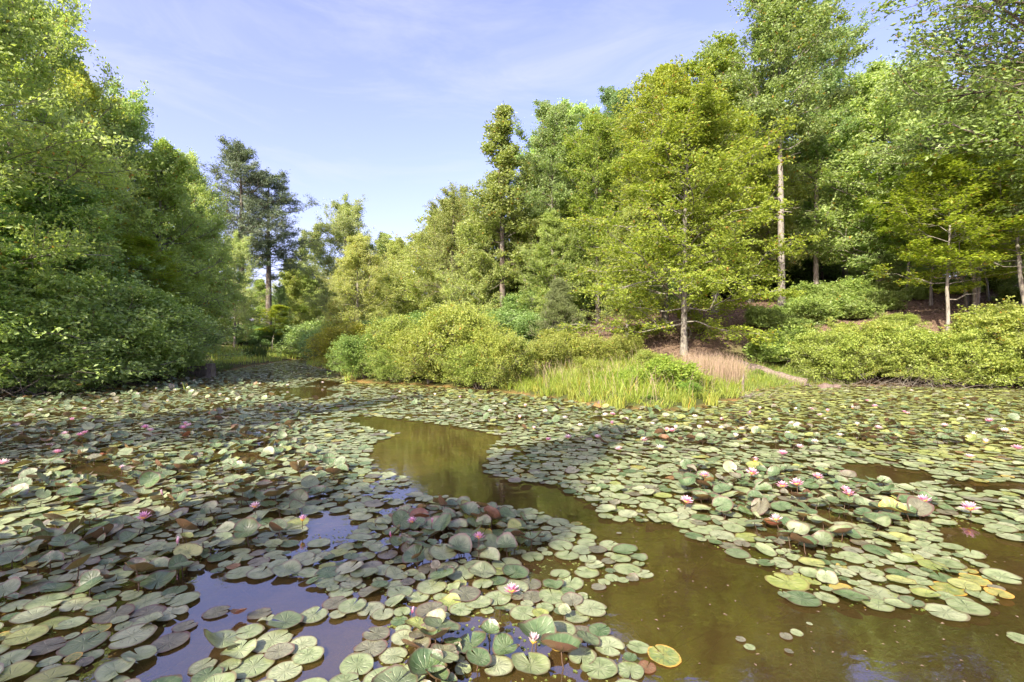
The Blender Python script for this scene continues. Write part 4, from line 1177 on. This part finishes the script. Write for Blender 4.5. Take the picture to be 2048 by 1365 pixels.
# ragged gaps of open water inside the mats
gap = np.sin(xx * 1.9 + 1.7 * np.sin(yy * 1.3)) * np.sin(yy * 2.3 + 1.1 * np.sin(xx * 1.7))
keepp = np.where((gap > 0.80) & (yy > 3.4), keepp * 0.30, keepp)
rsd = np.zeros(len(xx))
for p, v in RAISED:
    ii = inside(p, xx, yy)
    rsd[ii] = np.maximum(rsd[ii], v)
clump = 0.5 + 0.5 * np.sin(xx * 2.1 + 2 * np.sin(yy * 0.9)) * np.sin(yy * 1.6 + 1.4 * np.sin(xx * 1.3))
rsd = rsd * (0.15 + 0.85 * clump) * np.where(yy > 7, 0.65, 1.0)
sunny = (0.60 * (xx + 2.3) * 1.56 + (yy - 12.6)) > 0          # beyond the shade line more pads turn lime, sunlight put into their colour
ucell = {}
for i in range(len(xx)):
    x, y, kp = float(xx[i]), float(yy[i]), float(keepp[i])
    if kp <= 0:
        continue
    if kp < 1:      # thin the mat by coarse cells, so that gaps have a shape
        key = (int(x * 4.5), int(y * 4.5))
        if key not in ucell:
            ucell[key] = rp.random()
        if ucell[key] > kp:
            continue
    small = rp.random() < 0.16
    r = rp.uniform(0.030, 0.052) if small else rp.uniform(0.058, 0.096)
    if y > 9:
        r = max(r * 0.95, 0.052)
    elif y > 4.5 and not small:
        r *= 0.92
    raised = rp.random() < rsd[i]
    f = 0.52 if raised else (0.68 if y < 7 else 0.66)
    if dd[i] < r * 0.7 or not near_ok(x, y, r, f):
        continue
    put(x, y, r)
    v = rp.random()
    s = sunny[i]
    if raised:
        form = rp.choices(FORMS, (0.5, 3, 3.5, 4, 4))[0]
        left_mat = x < -0.4 and y > 2.6
        tilt = 0.85 * rp.choice((rp.uniform(0.10, 0.4), rp.uniform(0.10, 0.4), rp.uniform(0.12, 0.5), rp.uniform(0.4, 1.1) if left_mat or rp.random() < 0.4 else 0.3))
        z = r * math.sin(tilt) * 0.85 + rp.uniform(0.01, 0.07)
        colr = rp.choices(PKEY, (1.2, 12, 1.3, 0.02, 0.12, 0.3 if not s else 1.2))[0]
        az = rp.uniform(0, 6.28)
    else:
        form = 'flat' if rp.random() < 0.72 else rp.choice(('dished', 'dished', 'curled'))
        tilt = rp.uniform(0, 0.07) if form == 'flat' else rp.uniform(0.02, 0.2)
        z = 0.006 + rp.uniform(0, 0.012) + r * math.sin(tilt) * 0.8
        colr = rp.choices(PKEY, (8, 1.6, 0.8, 0.20, 0.05, 0.5) if not s else (3, 0.5, 0.6, 0.25, 0.3, 9))[0]
        az = rp.uniform(0, 6.28)
    pads.append((x, y, r, rp.uniform(0, 6.28), colr, form, az, tilt, z))
print('PADS', len(pads))

def pad_matrix(p):
    x, y, r, yaw, colr, form, az, tilt, z = p
    ax_ = Vector((math.cos(az), math.sin(az), 0))
    return Matrix.Translation((x, y, z)) @ Matrix.Rotation(tilt, 4, ax_) @ Matrix.Rotation(yaw, 4, 'Z') @ Matrix.Scale(r, 4)

def shown(p):
    x, y, r = p[0], p[1], p[2]
    u_, v_ = proj(x, y, p[8])
    if u_ < 8 or u_ > 2040 or v_ > 1357 or v_ < 690:
        return 0
    a = r * r * (CAM_H / y + (0.8 * math.sin(p[7]))) / (y * y)
    return a
order = sorted(range(len(pads)), key=lambda i: -shown(pads[i]))
single = set(order[:300])

LAND = [((1024, 1179), 'the open pink flower'), ((1328, 1314), 'the yellow-edged pad'), ((830, 1038), 'the pink flower on the raised clump'), ((958, 1070), 'the pink flower inside the raised clump'),
        ((824, 1218), 'the pink bud'), ((355, 1080), 'the closed pink bud'), ((288, 1032), 'the lilac pink flower'), ((477, 1240), 'the rusty cupped leaf'), ((1066, 1278), 'the whitish flower'), ((339, 1287), 'the heart-shaped bronze pad'),
        ((1574, 1166), 'the big double lime pad'), ((1895, 1180), 'the green pad with a yellow rim'), ((1553, 1036), 'the pale pink flower on the right bed'), ((1849, 1000), 'the tall pink flower near the right edge'), ((1696, 985), 'the pair of pink flowers'),
        ((1372, 1001), 'the spidery pink flower'), ((605, 1035), 'the flower half behind a leaf'), ((510, 1010), 'the small pale pink flower'), ((1941, 1015), 'the rightmost big pink flower'),
        ((60, 1060), 'the largest upright green leaves at the left edge'), ((60, 1340), 'the bottom left corner'), ((280, 1340), 'the sky mirrored at the bottom left'), ((640, 1340), 'the bottom edge left of centre'), ((1240, 1140), 'the point of pads in open brown water'),
        ((940, 1300), 'the upright leaf at the bottom centre'), ((100, 1200), 'the dark gap at the left'), ((1750, 1190), 'the tip of the right bed of pads'), ((700, 1130), 'the bright sky mirrored among the pads'), ((1153, 1049), 'the small yellow leaf')]
COLW = {'green': 'grey-green', 'deep': 'dark green', 'bronze': 'bronze', 'yellow': 'yellowing', 'rusty': 'rusty brown', 'lime': 'lime green'}
FORMW = {'flat': 'flat', 'dished': 'slightly dished', 'folded': 'folded', 'cupped': 'cupped', 'curled': 'curled-edged'}
def pad_label(p, used):
    x, y, r, yaw, colr, form, az, tilt, z = p
    u_, v_ = proj(x, y, z)
    cand = sorted(LAND, key=lambda q_: (q_[0][0] - u_) ** 2 + ((q_[0][1] - v_) * 1.5) ** 2)
    size = 'small' if r < 0.062 else ('large' if r > 0.100 else 'middling')
    stance = 'standing on edge' if tilt > 0.75 else ('raised and tilted' if tilt > 0.2 else 'afloat')
    for rank in range(12):
        (lx, ly), nm = cand[rank]
        dx, dy = u_ - lx, v_ - ly
        dist = math.hypot(dx, dy * 1.5)
        side = ('touching' if dist < 45 else ('above' if dy < 0 else 'below') if abs(dy) * 1.5 > abs(dx) else ('left of' if dx < 0 else 'right of'))
        how = '' if dist < 120 else 'well '
        if side == 'touching':
            how, side = '', 'close by'
        s = '%s %s %s pad %s %s%s %s' % (size, COLW[colr], FORMW[form], stance, how, side, nm)
        s = ' '.join(s.split()[:16])
        if s not in used:
            break
    used.add(s)
    return s

cache = {}
used = set()
for i in order[:300]:
    p = pads[i]
    vi = i % len(HI[p[5]])
    key = (p[5], vi, p[4])
    if key not in cache:
        V, U, Ft, Fq = HI[p[5]][vi]
        mi = PKEY.index(p[4])
        cache[key] = make_mesh('lily_pad', [(V, Ft, 0, U, True), (V, Fq, 0, U, True)], [PADM[p[4]]], uv=True)
        # the two pieces share their ring: weld them so that the pad is one sheet
        import bmesh
        bm = bmesh.new()
        bm.from_mesh(cache[key])
        bmesh.ops.remove_doubles(bm, verts=bm.verts, dist=1e-5)
        bm.to_mesh(cache[key])
        bm.free()
    o = link('lily_pad', cache[key])
    o.matrix_world = pad_matrix(p)
    tag(o, pad_label(p, used), 'lily pad', 'lily pads floating on the pond')
    if p[8] > 0.03:
        z0 = p[8]
        t = np.linspace(0, 1, 5)
        ca_, sa_ = math.cos(p[6] * 2.1), math.sin(p[6] * 2.1)
        P = np.stack([0.05 * ca_ * t ** 2, 0.05 * sa_ * t ** 2, -0.002 - (z0 + 0.10) * t], -1)[None]
        V, Fq = tubes(P, np.full((1, 5), 0.0032), 5)
        inv = pad_matrix(p).to_3x3().inverted()
        M = np.array(inv)
        V = V @ M.T
        link('stem', make_mesh('stem', [(V, Fq, 0, None, True)], [STEMM]), o)

pcs = []
n_stems = 0
SL = []
for i in order[300:]:
    p = pads[i]
    y = p[1]
    lod = HI2 if y < 4.2 else (MID if y < 8 else LOW)
    V, U, Ft, Fq = lod[p[5]][i % len(lod[p[5]])]
    M = np.array(pad_matrix(p))
    VV = V @ M[:3, :3].T + M[:3, 3]
    mi = PKEY.index(p[4])
    pcs.append((VV, U, Ft, Fq, mi))
    if p[8] > 0.04 and y < 9:
        SL.append((p[0], p[1], p[8]))
# concatenated by hand: one vertex block per pad, triangles and quads both index it
vo = 0
Vs, Us, T3, Q4, m3, m4 = [], [], [], [], [], []
for VV, U, Ft, Fq, mi in pcs:
    Vs.append(VV); Us.append(U)
    T3.append(Ft + vo); m3.append(np.full(len(Ft), mi))
    if len(Fq):
        Q4.append(Fq + vo); m4.append(np.full(len(Fq), mi))
    vo += len(VV)
Vs, Us, T3, Q4, m3, m4 = map(np.concatenate, (Vs, Us, T3, Q4, m3, m4))
me = bpy.data.meshes.new('lily_pads')
me.vertices.add(len(Vs)); me.vertices.foreach_set('co', Vs.astype(np.float32).ravel())
li = np.concatenate([T3.ravel(), Q4.ravel()]).astype(np.int32)
me.loops.add(len(li)); me.loops.foreach_set('vertex_index', li)
nt, nq = len(T3), len(Q4)
me.polygons.add(nt + nq)
me.polygons.foreach_set('loop_start', np.concatenate([np.arange(nt) * 3, nt * 3 + np.arange(nq) * 4]).astype(np.int32))
me.polygons.foreach_set('loop_total', np.concatenate([np.full(nt, 3), np.full(nq, 4)]).astype(np.int32))
me.polygons.foreach_set('material_index', np.concatenate([m3, m4]).astype(np.int32))
me.polygons.foreach_set('use_smooth', np.ones(nt + nq, bool))
ul = me.uv_layers.new(name='local')
ul.data.foreach_set('uv', Us[li].astype(np.float32).ravel())
for mm_ in PMATS:
    me.materials.append(mm_)
me.update(calc_edges=True)
tag(link('lily_pads', me), 'mat of countless smaller and farther lily pads covering the pond', 'lily pads', None, 'stuff')
SL = np.array(SL)
t = np.linspace(0, 1, 4)[None, :]
azs = rr.uniform(0, 6.28, (len(SL), 1))
P = np.stack([SL[:, :1] + 0.05 * np.cos(azs) * t, SL[:, 1:2] + 0.05 * np.sin(azs) * t, SL[:, 2:3] - 0.004 - (SL[:, 2:3] + 0.1) * t], -1)
V, Fq = tubes(P[:, ::3], np.full((len(SL), 2), 0.003), 3)
tag(link('lily_stems', make_mesh('lily_stems', [(V, Fq, 0, None, True)], [STEMM])), 'thin dark stems holding the raised lily pads above the water', 'lily stems', None, 'stuff')

# duckweed and small bits afloat between the far pads
fl = []
kk = rr.random(len(xx)) < 0.16
Pt = np.column_stack([xx[kk], yy[kk], 0 * xx[kk] + 0.004])
Pt = Pt[(keepp[kk] > 0.5)]
V, Fq = quads(Pt, 0.018, rr, 0.97, 0.8)
tag(link('floating_bits', make_mesh('floating_bits', [(V, Fq, 0)], [LEAF['grass']])), 'specks of weed and petals floating between the pads', 'floating bits', None, 'stuff')
kk = op & (rr.random(len(xx)) < 0.012)
Pt = np.column_stack([xx[kk], yy[kk], 0 * xx[kk] + 0.003])
V, Fq = quads(Pt, 0.016, rr, 0.97, 0.5)
tag(link('pollen_flecks', make_mesh('pollen_flecks', [(V, Fq, 0)], [LEAF['litter']])), 'brown flecks and fallen bits drifting on the open water', 'floating flecks', None, 'stuff')
# submerged stems fanning out under the clear water at the bottom
m, n, l = mat('sunken_stem')
b = n.new('ShaderNodeBsdfPrincipled')
b.inputs['Base Color'].default_value = (0.30, 0.22, 0.10, 1)
b.inputs['Roughness'].default_value = 0.8
o_ = n.new('ShaderNodeOutputMaterial')
l.new(b.outputs[0], o_.inputs[0])
ns = 260
B = np.stack([rr.uniform(-3, 3.2, ns), rr.uniform(1.9, 4.2, ns), rr.uniform(-0.12, -0.03, ns)], -1)
a = rr.uniform(0, 6.28, ns)
t = np.linspace(0, 1, 5)[None, :, None]
D = np.stack([np.cos(a), np.sin(a), -0.25 + 0 * a], -1)[:, None]
P = B[:, None] + D * t * rr.uniform(.15, .5, (ns, 1, 1)) + np.cumsum(rr.normal(size=(ns, 5, 3)) * 0.012, 1) * np.array([1, 1, 0.2])
V, Fq = tubes(P, np.full((ns, 5), 0.003), 3)
tag(link('sunken_stems', make_mesh('sunken_stems', [(V, Fq, 0)], [m])), 'thin tan lily stems trailing just under the clear water', 'sunken stems', None, 'stuff')

# ------------------------------------------------------------------ flowers
def petal_material(name, c0, c1, tip):
    m, n, l = mat(name)
    uv = n.new('ShaderNodeUVMap'); uv.uv_map = 'local'
    sp = n.new('ShaderNodeSeparateXYZ'); l.new(uv.outputs[0], sp.inputs[0])
    oi = n.new('ShaderNodeObjectInfo')
    c = mixc(n, l, oi.outputs['Random'], c0, c1)
    c = mixc(n, l, mrange(n, l, sp.outputs[1], 0.35, 1.0), c, tip)
    b = n.new('ShaderNodeBsdfPrincipled')
    l.new(c, b.inputs['Base Color'])
    b.inputs['Roughness'].default_value = 0.45
    t = n.new('ShaderNodeBsdfTranslucent'); l.new(c, t.inputs['Color'])
    mx = n.new('ShaderNodeMixShader'); mx.inputs[0].default_value = 0.3
    l.new(b.outputs[0], mx.inputs[1]); l.new(t.outputs[0], mx.inputs[2])
    o_ = n.new('ShaderNodeOutputMaterial'); l.new(mx.outputs[0], o_.inputs[0])
    return m
PET = {'pink': petal_material('pink_petal', (0.62, 0.22, 0.36), (0.68, 0.28, 0.42), (0.82, 0.55, 0.66)),
       'pale': petal_material('pale_pink_petal', (0.70, 0.42, 0.48), (0.74, 0.48, 0.52), (0.84, 0.70, 0.72)),
       'white': petal_material('white_petal', (0.74, 0.66, 0.58), (0.78, 0.72, 0.64), (0.86, 0.83, 0.78))}
STA = petal_material('yellow_stamen', (0.85, 0.52, 0.05), (0.85, 0.58, 0.08), (0.9, 0.68, 0.15))
def petal_geo(L, Wd, elev, cup, K=5):
    """pointed petal leaving the centre along +x, lifted by elev; two strips wide with a keel"""
    V, U = [], []
    for k in range(K + 1):
        q_ = k / K
        w = Wd * math.sin(math.pi * min(1, 0.12 + 0.88 * q_ ** 0.85)) ** 0.8 * (0.9 if q_ < 1 else 0.05)
        e = elev + cup * q_
        x = L * (q_ * math.cos(elev + cup * q_ * 0.5))
        z = L * (q_ * math.sin(elev + cup * q_ * 0.5))
        for s_, dz in ((-1, 0.25 * w), (0, 0), (1, 0.25 * w)):
            V.append((x - dz * math.sin(e), s_ * w * 0.5, z + dz * math.cos(e)))
            U.append((s_, q_))
    Fq = []
    for k in range(K):
        for c_ in range(2):
            a_ = k * 3 + c_
            Fq.append((a_, a_ + 1, a_ + 4, a_ + 3))
    return np.array(V), np.array(U), np.array(Fq)
def stamens_geo(L, n_, rng_):
    Vs_, Fs_, Us_ = [], [], []
    for k in range(n_):
        a_ = k * 2.4
        r0_ = 0.018 * L / 0.05 * math.sqrt((k + 1) / n_)
        ln = L * 0.42 * rng_.uniform(0.8, 1.1)
        d_ = np.array([math.cos(a_), math.sin(a_), 0])
        s_ = np.array([-math.sin(a_), math.cos(a_), 0]) * L * 0.045
        b0 = d_ * r0_ * 0.35
        b1 = d_ * (r0_ + ln * 0.12) + np.array([0, 0, ln * 0.75])
        b2 = d_ * r0_ * 0.75 + np.array([0, 0, ln])
        Vs_ += [b0 - s_, b0 + s_, b1 + s_, b1 - s_, b2]
        Us_ += [(0, 0), (0, 0), (0, .8), (0, .8), (0, 1)]
        o5 = k * 5
        Fs_ += [(o5, o5 + 1, o5 + 2), (o5, o5 + 2, o5 + 3), (o5 + 3, o5 + 2, o5 + 4)]
    return np.array(Vs_), np.array(Fs_), np.array(Us_)
PETM = {}
WH = [(8, 1.0, 0.34, 0.30, 0.35), (8, 0.92, 0.31, 0.68, 0.30), (6, 0.78, 0.27, 1.02, 0.22)]   # count, length, width, lift, cup
def whorl(col_, opening):
    key = (col_, opening)
    if key not in PETM:
        L_ = []
        for (n_, ln, wd, el, cu) in WH:
            if opening == 'half':
                el = min(1.35, el + 0.45)
            if opening == 'bud':
                el, cu = 1.30, 0.30
            V, U, Fq = petal_geo(0.055 * ln, 0.055 * wd, el, cu)
            L_.append(make_mesh('petal', [(V, Fq, 0, U, True)], [PET[col_]], uv=True))
        PETM[key] = L_
    return PETM[key]
rs2 = random.Random(5)
V, Ft, U = stamens_geo(0.055, 34, rs2)
STAM = make_mesh('stamens', [(V, Ft, 0, U)], [STA], uv=True)
def flower(px, py, col_, opening, size, label, lift=0.05, full=True):
    z = lift
    x, y = gp(px, py, z + 0.02)
    e = bpy.data.objects.new('water_lily_flower', None)
    COL.objects.link(e)
    e.location = (x, y, z)
    e.scale = (size,) * 3
    e.rotation_euler = (rs2.uniform(-.25, .1), rs2.uniform(-.2, .2), rs2.uniform(0, 6.28))
    tag(e, label, 'flower', 'water lily flowers')
    ws = whorl(col_, opening)
    for wi, (n_, *_r2) in enumerate(WH):
        if opening == 'bud' and wi == 2:
            continue
        for k in range(n_ if opening != 'bud' else 5):
            nn = n_ if opening != 'bud' else 5
            link('petal', ws[wi], e, (0, 0, 0.004 * wi), (rs2.uniform(-.1, .1), rs2.uniform(-.12, .12), 6.283 * k / nn + wi * 0.39 + rs2.uniform(-.08, .08)))
    if opening != 'bud':
        link('stamens', STAM, e)
    t_ = np.linspace(0, 1, 4)
    P_ = np.stack([0.02 * t_ ** 2, 0 * t_, -(z + 0.06) / size * t_], -1)[None]
    V_, F_ = tubes(P_, np.full((1, 4), 0.003), 5)
    link('stem', make_mesh('stem', [(V_, F_, 0, None, True)], [STEMM]), e)
    return e
NEAR = [
    (1024, 1179, 'pink', 'open', 1.0, 'wide open pink flower with a yellow heart beside a bronze pad, bottom centre', .03),
    (1066, 1278, 'pale', 'half', .85, 'whitish pink half-open flower by the yellow-edged curled leaf', .06),
    (824, 1219, 'pink', 'bud', .62, 'small pink bud standing above the pads left of the open flower', .07),
    (825, 1040, 'pink', 'open', .85, 'pink flower at the left back of the raised clump of leaves', .10),
    (864, 1040, 'pink', 'bud', .60, 'deep pink bud right of the flower at the back of the raised clump', .12),
    (958, 1072, 'pink', 'open', .95, 'open pink flower in the middle of the raised dark green clump', .12),
    (781, 1068, 'pink', 'bud', .65, 'pink bud low at the left side of the raised clump', .05),
    (288, 1032, 'pink', 'open', 1.05, 'lilac pink open flower among upright leaves on the left', .12),
    (510, 1010, 'pale', 'open', .9, 'small pale pink flower alone above the left mat', .10),
    (605, 1037, 'pink', 'half', .85, 'pink flower half hidden behind a folded leaf', .08),
    (355, 1082, 'pale', 'bud', .9, 'closed pinkish white bud leaning on an upright leaf', .10),
    (325, 985, 'pale', 'bud', .85, 'closed pale bud further back in the left mat', .10),
    (244, 935, 'pale', 'half', .9, 'pale flower low in the middle of the left mat', .06),
    (1372, 1001, 'pink', 'open', 1.2, 'spidery pink flower at the left end of the right bed', .07),
    (1409, 951, 'pink', 'open', 1.2, 'pink flower on a tall stem at the back left of the right bed', .10),
    (1503, 945, 'pink', 'open', 1.35, 'large pink flower at the back of the right bed', .10),
    (1565, 970, 'pink', 'open', 1.15, 'smaller of the two neighbouring flowers in the right bed', .07),
    (1594, 967, 'pink', 'open', 1.35, 'bigger of the two neighbouring flowers in the right bed', .09),
    (1634, 953, 'pink', 'open', 1.2, 'flat pink flower right of the neighbouring two', .07),
    (1690, 978, 'pink', 'open', 1.0, 'upper bloom of the touching pair in the right bed', .11),
    (1698, 987, 'pink', 'open', 1.15, 'lower bloom of the touching pair in the right bed', .09),
    (1553, 1037, 'pale', 'open', 1.05, 'pale pink flower at the front of the right bed', .08),
    (1849, 1000, 'pink', 'open', 1.25, 'pink flower on a long bare stem near the right edge', .10),
    (1941, 1016, 'pink', 'open', 1.4, 'big fluffy pink flower closest to the right edge', .07),
    (1511, 921, 'pink', 'half', 1.1, 'half-open pink flower behind the large one in the right bed', .08),
]
for a in NEAR:
    flower(*a)
# farther flowers: petals and heart joined, too small to show their parts
def small_flower_mesh(col_, opening):
    pc = []
    for wi, (n_, ln, wd, el, cu) in enumerate(WH):
        if opening == 'half':
            el = min(1.35, el + 0.5)
        for k in range(n_):
            V, U, Fq = petal_geo(0.055 * ln, 0.055 * wd * 1.15, el + rs2.uniform(-.1, .1), cu, 2)
            a_ = 6.283 * k / n_ + wi * 0.39
            M = np.array([[math.cos(a_), -math.sin(a_), 0], [math.sin(a_), math.cos(a_), 0], [0, 0, 1]])
            pc.append((V @ M.T, Fq, 0, U))
    V, Ft, U = stamens_geo(0.055, 8, rs2)
    pc.append((V, Ft, 1, U))
    return make_mesh('water_lily_flower', pc, [PET[col_], STA], uv=True)
SFM = {(c_, o2): small_flower_mesh(c_, o2) for c_ in PET for o2 in ('open', 'half')}
FAR = [(5, 925, 'pale'), (115, 903, 'pink'), (98, 895, 'pale'), (130, 866, 'pale'), (170, 865, 'pink'), (160, 869, 'pink'), (290, 854, 'pink'), (370, 848, 'pink'), (366, 855, 'pink'), (144, 840, 'pink'), (168, 817, 'pale'), (205, 804, 'white'),
       (234, 804, 'white'), (80, 820, 'white'), (275, 788, 'white'), (335, 802, 'white'), (363, 768, 'white'), (372, 769, 'white'), (312, 778, 'white'), (350, 780, 'white'), (294, 772, 'white'), (389, 761, 'white'), (424, 762, 'white'), (300, 860, 'pale'), (378, 850, 'pale'),
       (1238, 897, 'pale'), (1565, 906, 'pink'), (1320, 895, 'white'), (1630, 882, 'white'), (1484, 857, 'white'), (1345, 861, 'pink'), (1352, 856, 'white'), (1225, 847, 'pink'), (1333, 860, 'pink'), (1970, 883, 'pale'), (2034, 895, 'pink'), (1757, 855, 'pale'), (1808, 823, 'pink'),
       (1815, 826, 'pale'), (1622, 818, 'pink'), (1519, 817, 'pale'), (1471, 872, 'white'), (1443, 855, 'white'), (1576, 867, 'white'), (1652, 838, 'white'), (1097, 878, 'pink'), (1067, 856, 'pale'), (1136, 874, 'pale'), (1195, 873, 'pale'), (1714, 849, 'white'),
       (1939, 912, 'pale'), (1947, 869, 'white'), (1980, 841, 'pink'), (1583, 846, 'white'), (1399, 856, 'white'), (1210, 830, 'white'), (1225, 828, 'pink'), (1252, 838, 'pale'), (1280, 836, 'white'), (1330, 833, 'pale'), (1390, 833, 'white'), (1655, 822, 'pink'), (1640, 830, 'pale'),
       (1592, 818, 'white'), (1735, 801, 'pink'), (1750, 812, 'pink'), (1705, 816, 'pale'), (1935, 812, 'white'), (1823, 781, 'white'), (1500, 826, 'pink'), (1415, 845, 'white'), (1445, 838, 'pale'), (1305, 847, 'white'), (1540, 840, 'white'), (1890, 850, 'pale'), (2010, 860, 'white'),
       (1680, 870, 'white'), (1600, 893, 'pale'), (1290, 880, 'pale'), (1160, 850, 'white'), (1130, 835, 'white'), (1090, 822, 'white'), (1050, 812, 'pale'), (1010, 808, 'white'), (960, 800, 'white'), (920, 795, 'pale'), (870, 790, 'white'), (800, 785, 'white'), (980, 822, 'white'),
       (1040, 835, 'pale'), (520, 768, 'white'), (470, 778, 'white'), (440, 790, 'white'), (495, 800, 'white'), (560, 812, 'pale'), (575, 770, 'white'), (690, 742, 'white'), (645, 765, 'white')]
ZONES = [(lambda u_, v_: u_ < 430 and v_ > 830, 'in the crowded left mat'), (lambda u_, v_: u_ < 430, 'near the left bank bushes'), (lambda u_, v_: u_ < 780, 'on the channel towards the far shore'),
         (lambda u_, v_: u_ < 1100, 'in front of the big bright bush'), (lambda u_, v_: u_ < 1400 and v_ < 865, 'off the tip of the grassy point'), (lambda u_, v_: u_ < 1400, 'where the mat meets the open brown water'),
         (lambda u_, v_: u_ < 1700 and v_ < 850, 'on the water between the grassy point and the boulder'), (lambda u_, v_: u_ < 1700, 'in the sunlit mat behind the right bed'), (lambda u_, v_: v_ < 850, 'near the right bank bushes'), (lambda u_, v_: True, 'in the sunlit mat at the right edge')]
seen_l = {}
CW = {'pink': 'pink', 'pale': 'pale pink', 'white': 'white'}
FARX = sorted(FAR)
for (px, py, c_) in FARX:
    zn = [t_ for f_, t_ in ZONES if f_(px, py)][0]
    seen_l.setdefault((c_, zn), []).append((px, py))
ORD = ['first', 'second', 'third', 'fourth', 'fifth', 'sixth', 'seventh', 'eighth', 'ninth', 'tenth', 'eleventh', 'twelfth', 'thirteenth', 'fourteenth']
for (px, py, c_) in FARX:
    zn = [t_ for f_, t_ in ZONES if f_(px, py)][0]
    grp = seen_l[(c_, zn)]
    k = grp.index((px, py))
    lb = 'small %s flower %s' % (CW[c_], zn) if len(grp) == 1 else '%s flower %s, %s from left' % (CW[c_], zn, ORD[min(k, 13)])
    z = rs2.uniform(0.05, 0.11)
    x, y = gp(px, py, z + 0.02)
    o = link('water_lily_flower', SFM[(c_, rs2.choice(('open', 'open', 'half')))], None, (x, y, z), (rs2.uniform(-.3, .1), rs2.uniform(-.2, .2), rs2.uniform(0, 6.28)), (rs2.uniform(1.0, 1.35),) * 3)
    tag(o, lb, 'flower', 'water lily flowers')
print('TRIS', sum(sum(max(1, p.loop_total - 2) for p in []) + 0 for _ in ()) or sum(len(m_.loops) - 2 * len(m_.polygons) for m_ in bpy.data.meshes))

# ------------------------------------------------------------------ labels that tell the many alike apart
def px_of(o):
    return proj(o.location.x, max(o.location.y, 0.5), o.location.z)[0]
def ordinal(k):
    w = ORD + ['fifteenth', 'sixteenth', 'seventeenth', 'eighteenth', 'nineteenth', 'twentieth']
    return w[k] if k < len(w) else 'twenty-' + w[k - 20]
def relabel(group, base, spans, near=None):
    """one label each: where along the photograph, how near, and its turn from the left within that stretch"""
    L_ = [o for o in bpy.data.objects if o.get('group') == group and o.parent is None]
    sets = {}
    for o in L_:
        x = px_of(o)
        sp_ = next((t_ for lim, t_ in spans if x < lim), spans[-1][1])
        row = '' if near is None else ('nearer ' if o.location.y < near else 'deeper ')
        sets.setdefault((sp_, row), []).append(o)
    for (sp_, row), L2_ in sets.items():
        L2_.sort(key=px_of)
        for k, o in enumerate(L2_):
            o['label'] = ('%s%s %s' % (row, base, sp_)) + ('' if len(L2_) == 1 else ', %s from left' % ordinal(k))
relabel('forest trees up the hillside', 'hillside forest tree', [(1180, 'behind the young cedar'), (1300, 'left of the big beech'), (1480, 'behind the big beech'), (1600, 'beside the lofty oak'), (1700, 'behind the second grey trunk'),
        (1800, 'above the upper laurels'), (1900, 'behind the thin grey sapling'), (2000, 'behind the forked pale sapling'), (9999, 'at the right edge')], 44)
relabel('understory trees on the slope', 'low understory tree', [(1560, 'left of the lofty oak'), (1700, 'behind the second grey trunk'), (1820, 'above the laurels'), (1930, 'behind the straight pale sapling'), (9999, 'at the right edge')])
relabel('trees beyond the end of the pond', 'pale tree beyond the pond', [(650, 'right of the pines'), (780, 'behind the far domed tree'), (900, 'under the low skyline gap'), (9999, 'behind the spindly-topped tree')])
relabel('trees deep in the left woods', 'woodland tree', [(60, 'behind the tree at the left edge'), (220, 'behind the top left corner tree'), (330, 'behind the feathery light green tree'), (9999, 'left of the pines')], 33)
relabel('laurel bushes on the slope', 'glossy laurel bush', [(1500, 'right of the beech trunk'), (1590, 'round the foot of the lofty oak'), (1660, 'between the two bare grey trunks'), (1760, 'right of the second grey trunk'), (1860, 'below the thin grey sapling'), (9999, 'behind the right bank bushes')], 20.5)
for gname, what in (('bank trees near the camera', 'tree on the near left bank behind the viewpoint'), ('bank trees right of the pond', 'tree at the right end of the pond beyond the photo')):
    L_ = sorted([o for o in bpy.data.objects if o.get('group') == gname], key=lambda o: -o.location.y)
    for k, o in enumerate(L_):
        o['label'] = '%s one of the row, %s' % (ordinal(k), what)

relabel('undergrowth between the far trunks', 'undergrowth bush', [(1000, 'behind the biggest bright bush'), (1120, 'behind the young cedar'), (1240, 'between the cedar and the big beech'), (1420, 'up the slope behind the big beech'), (9999, 'up the slope behind the lofty oak')], 34)
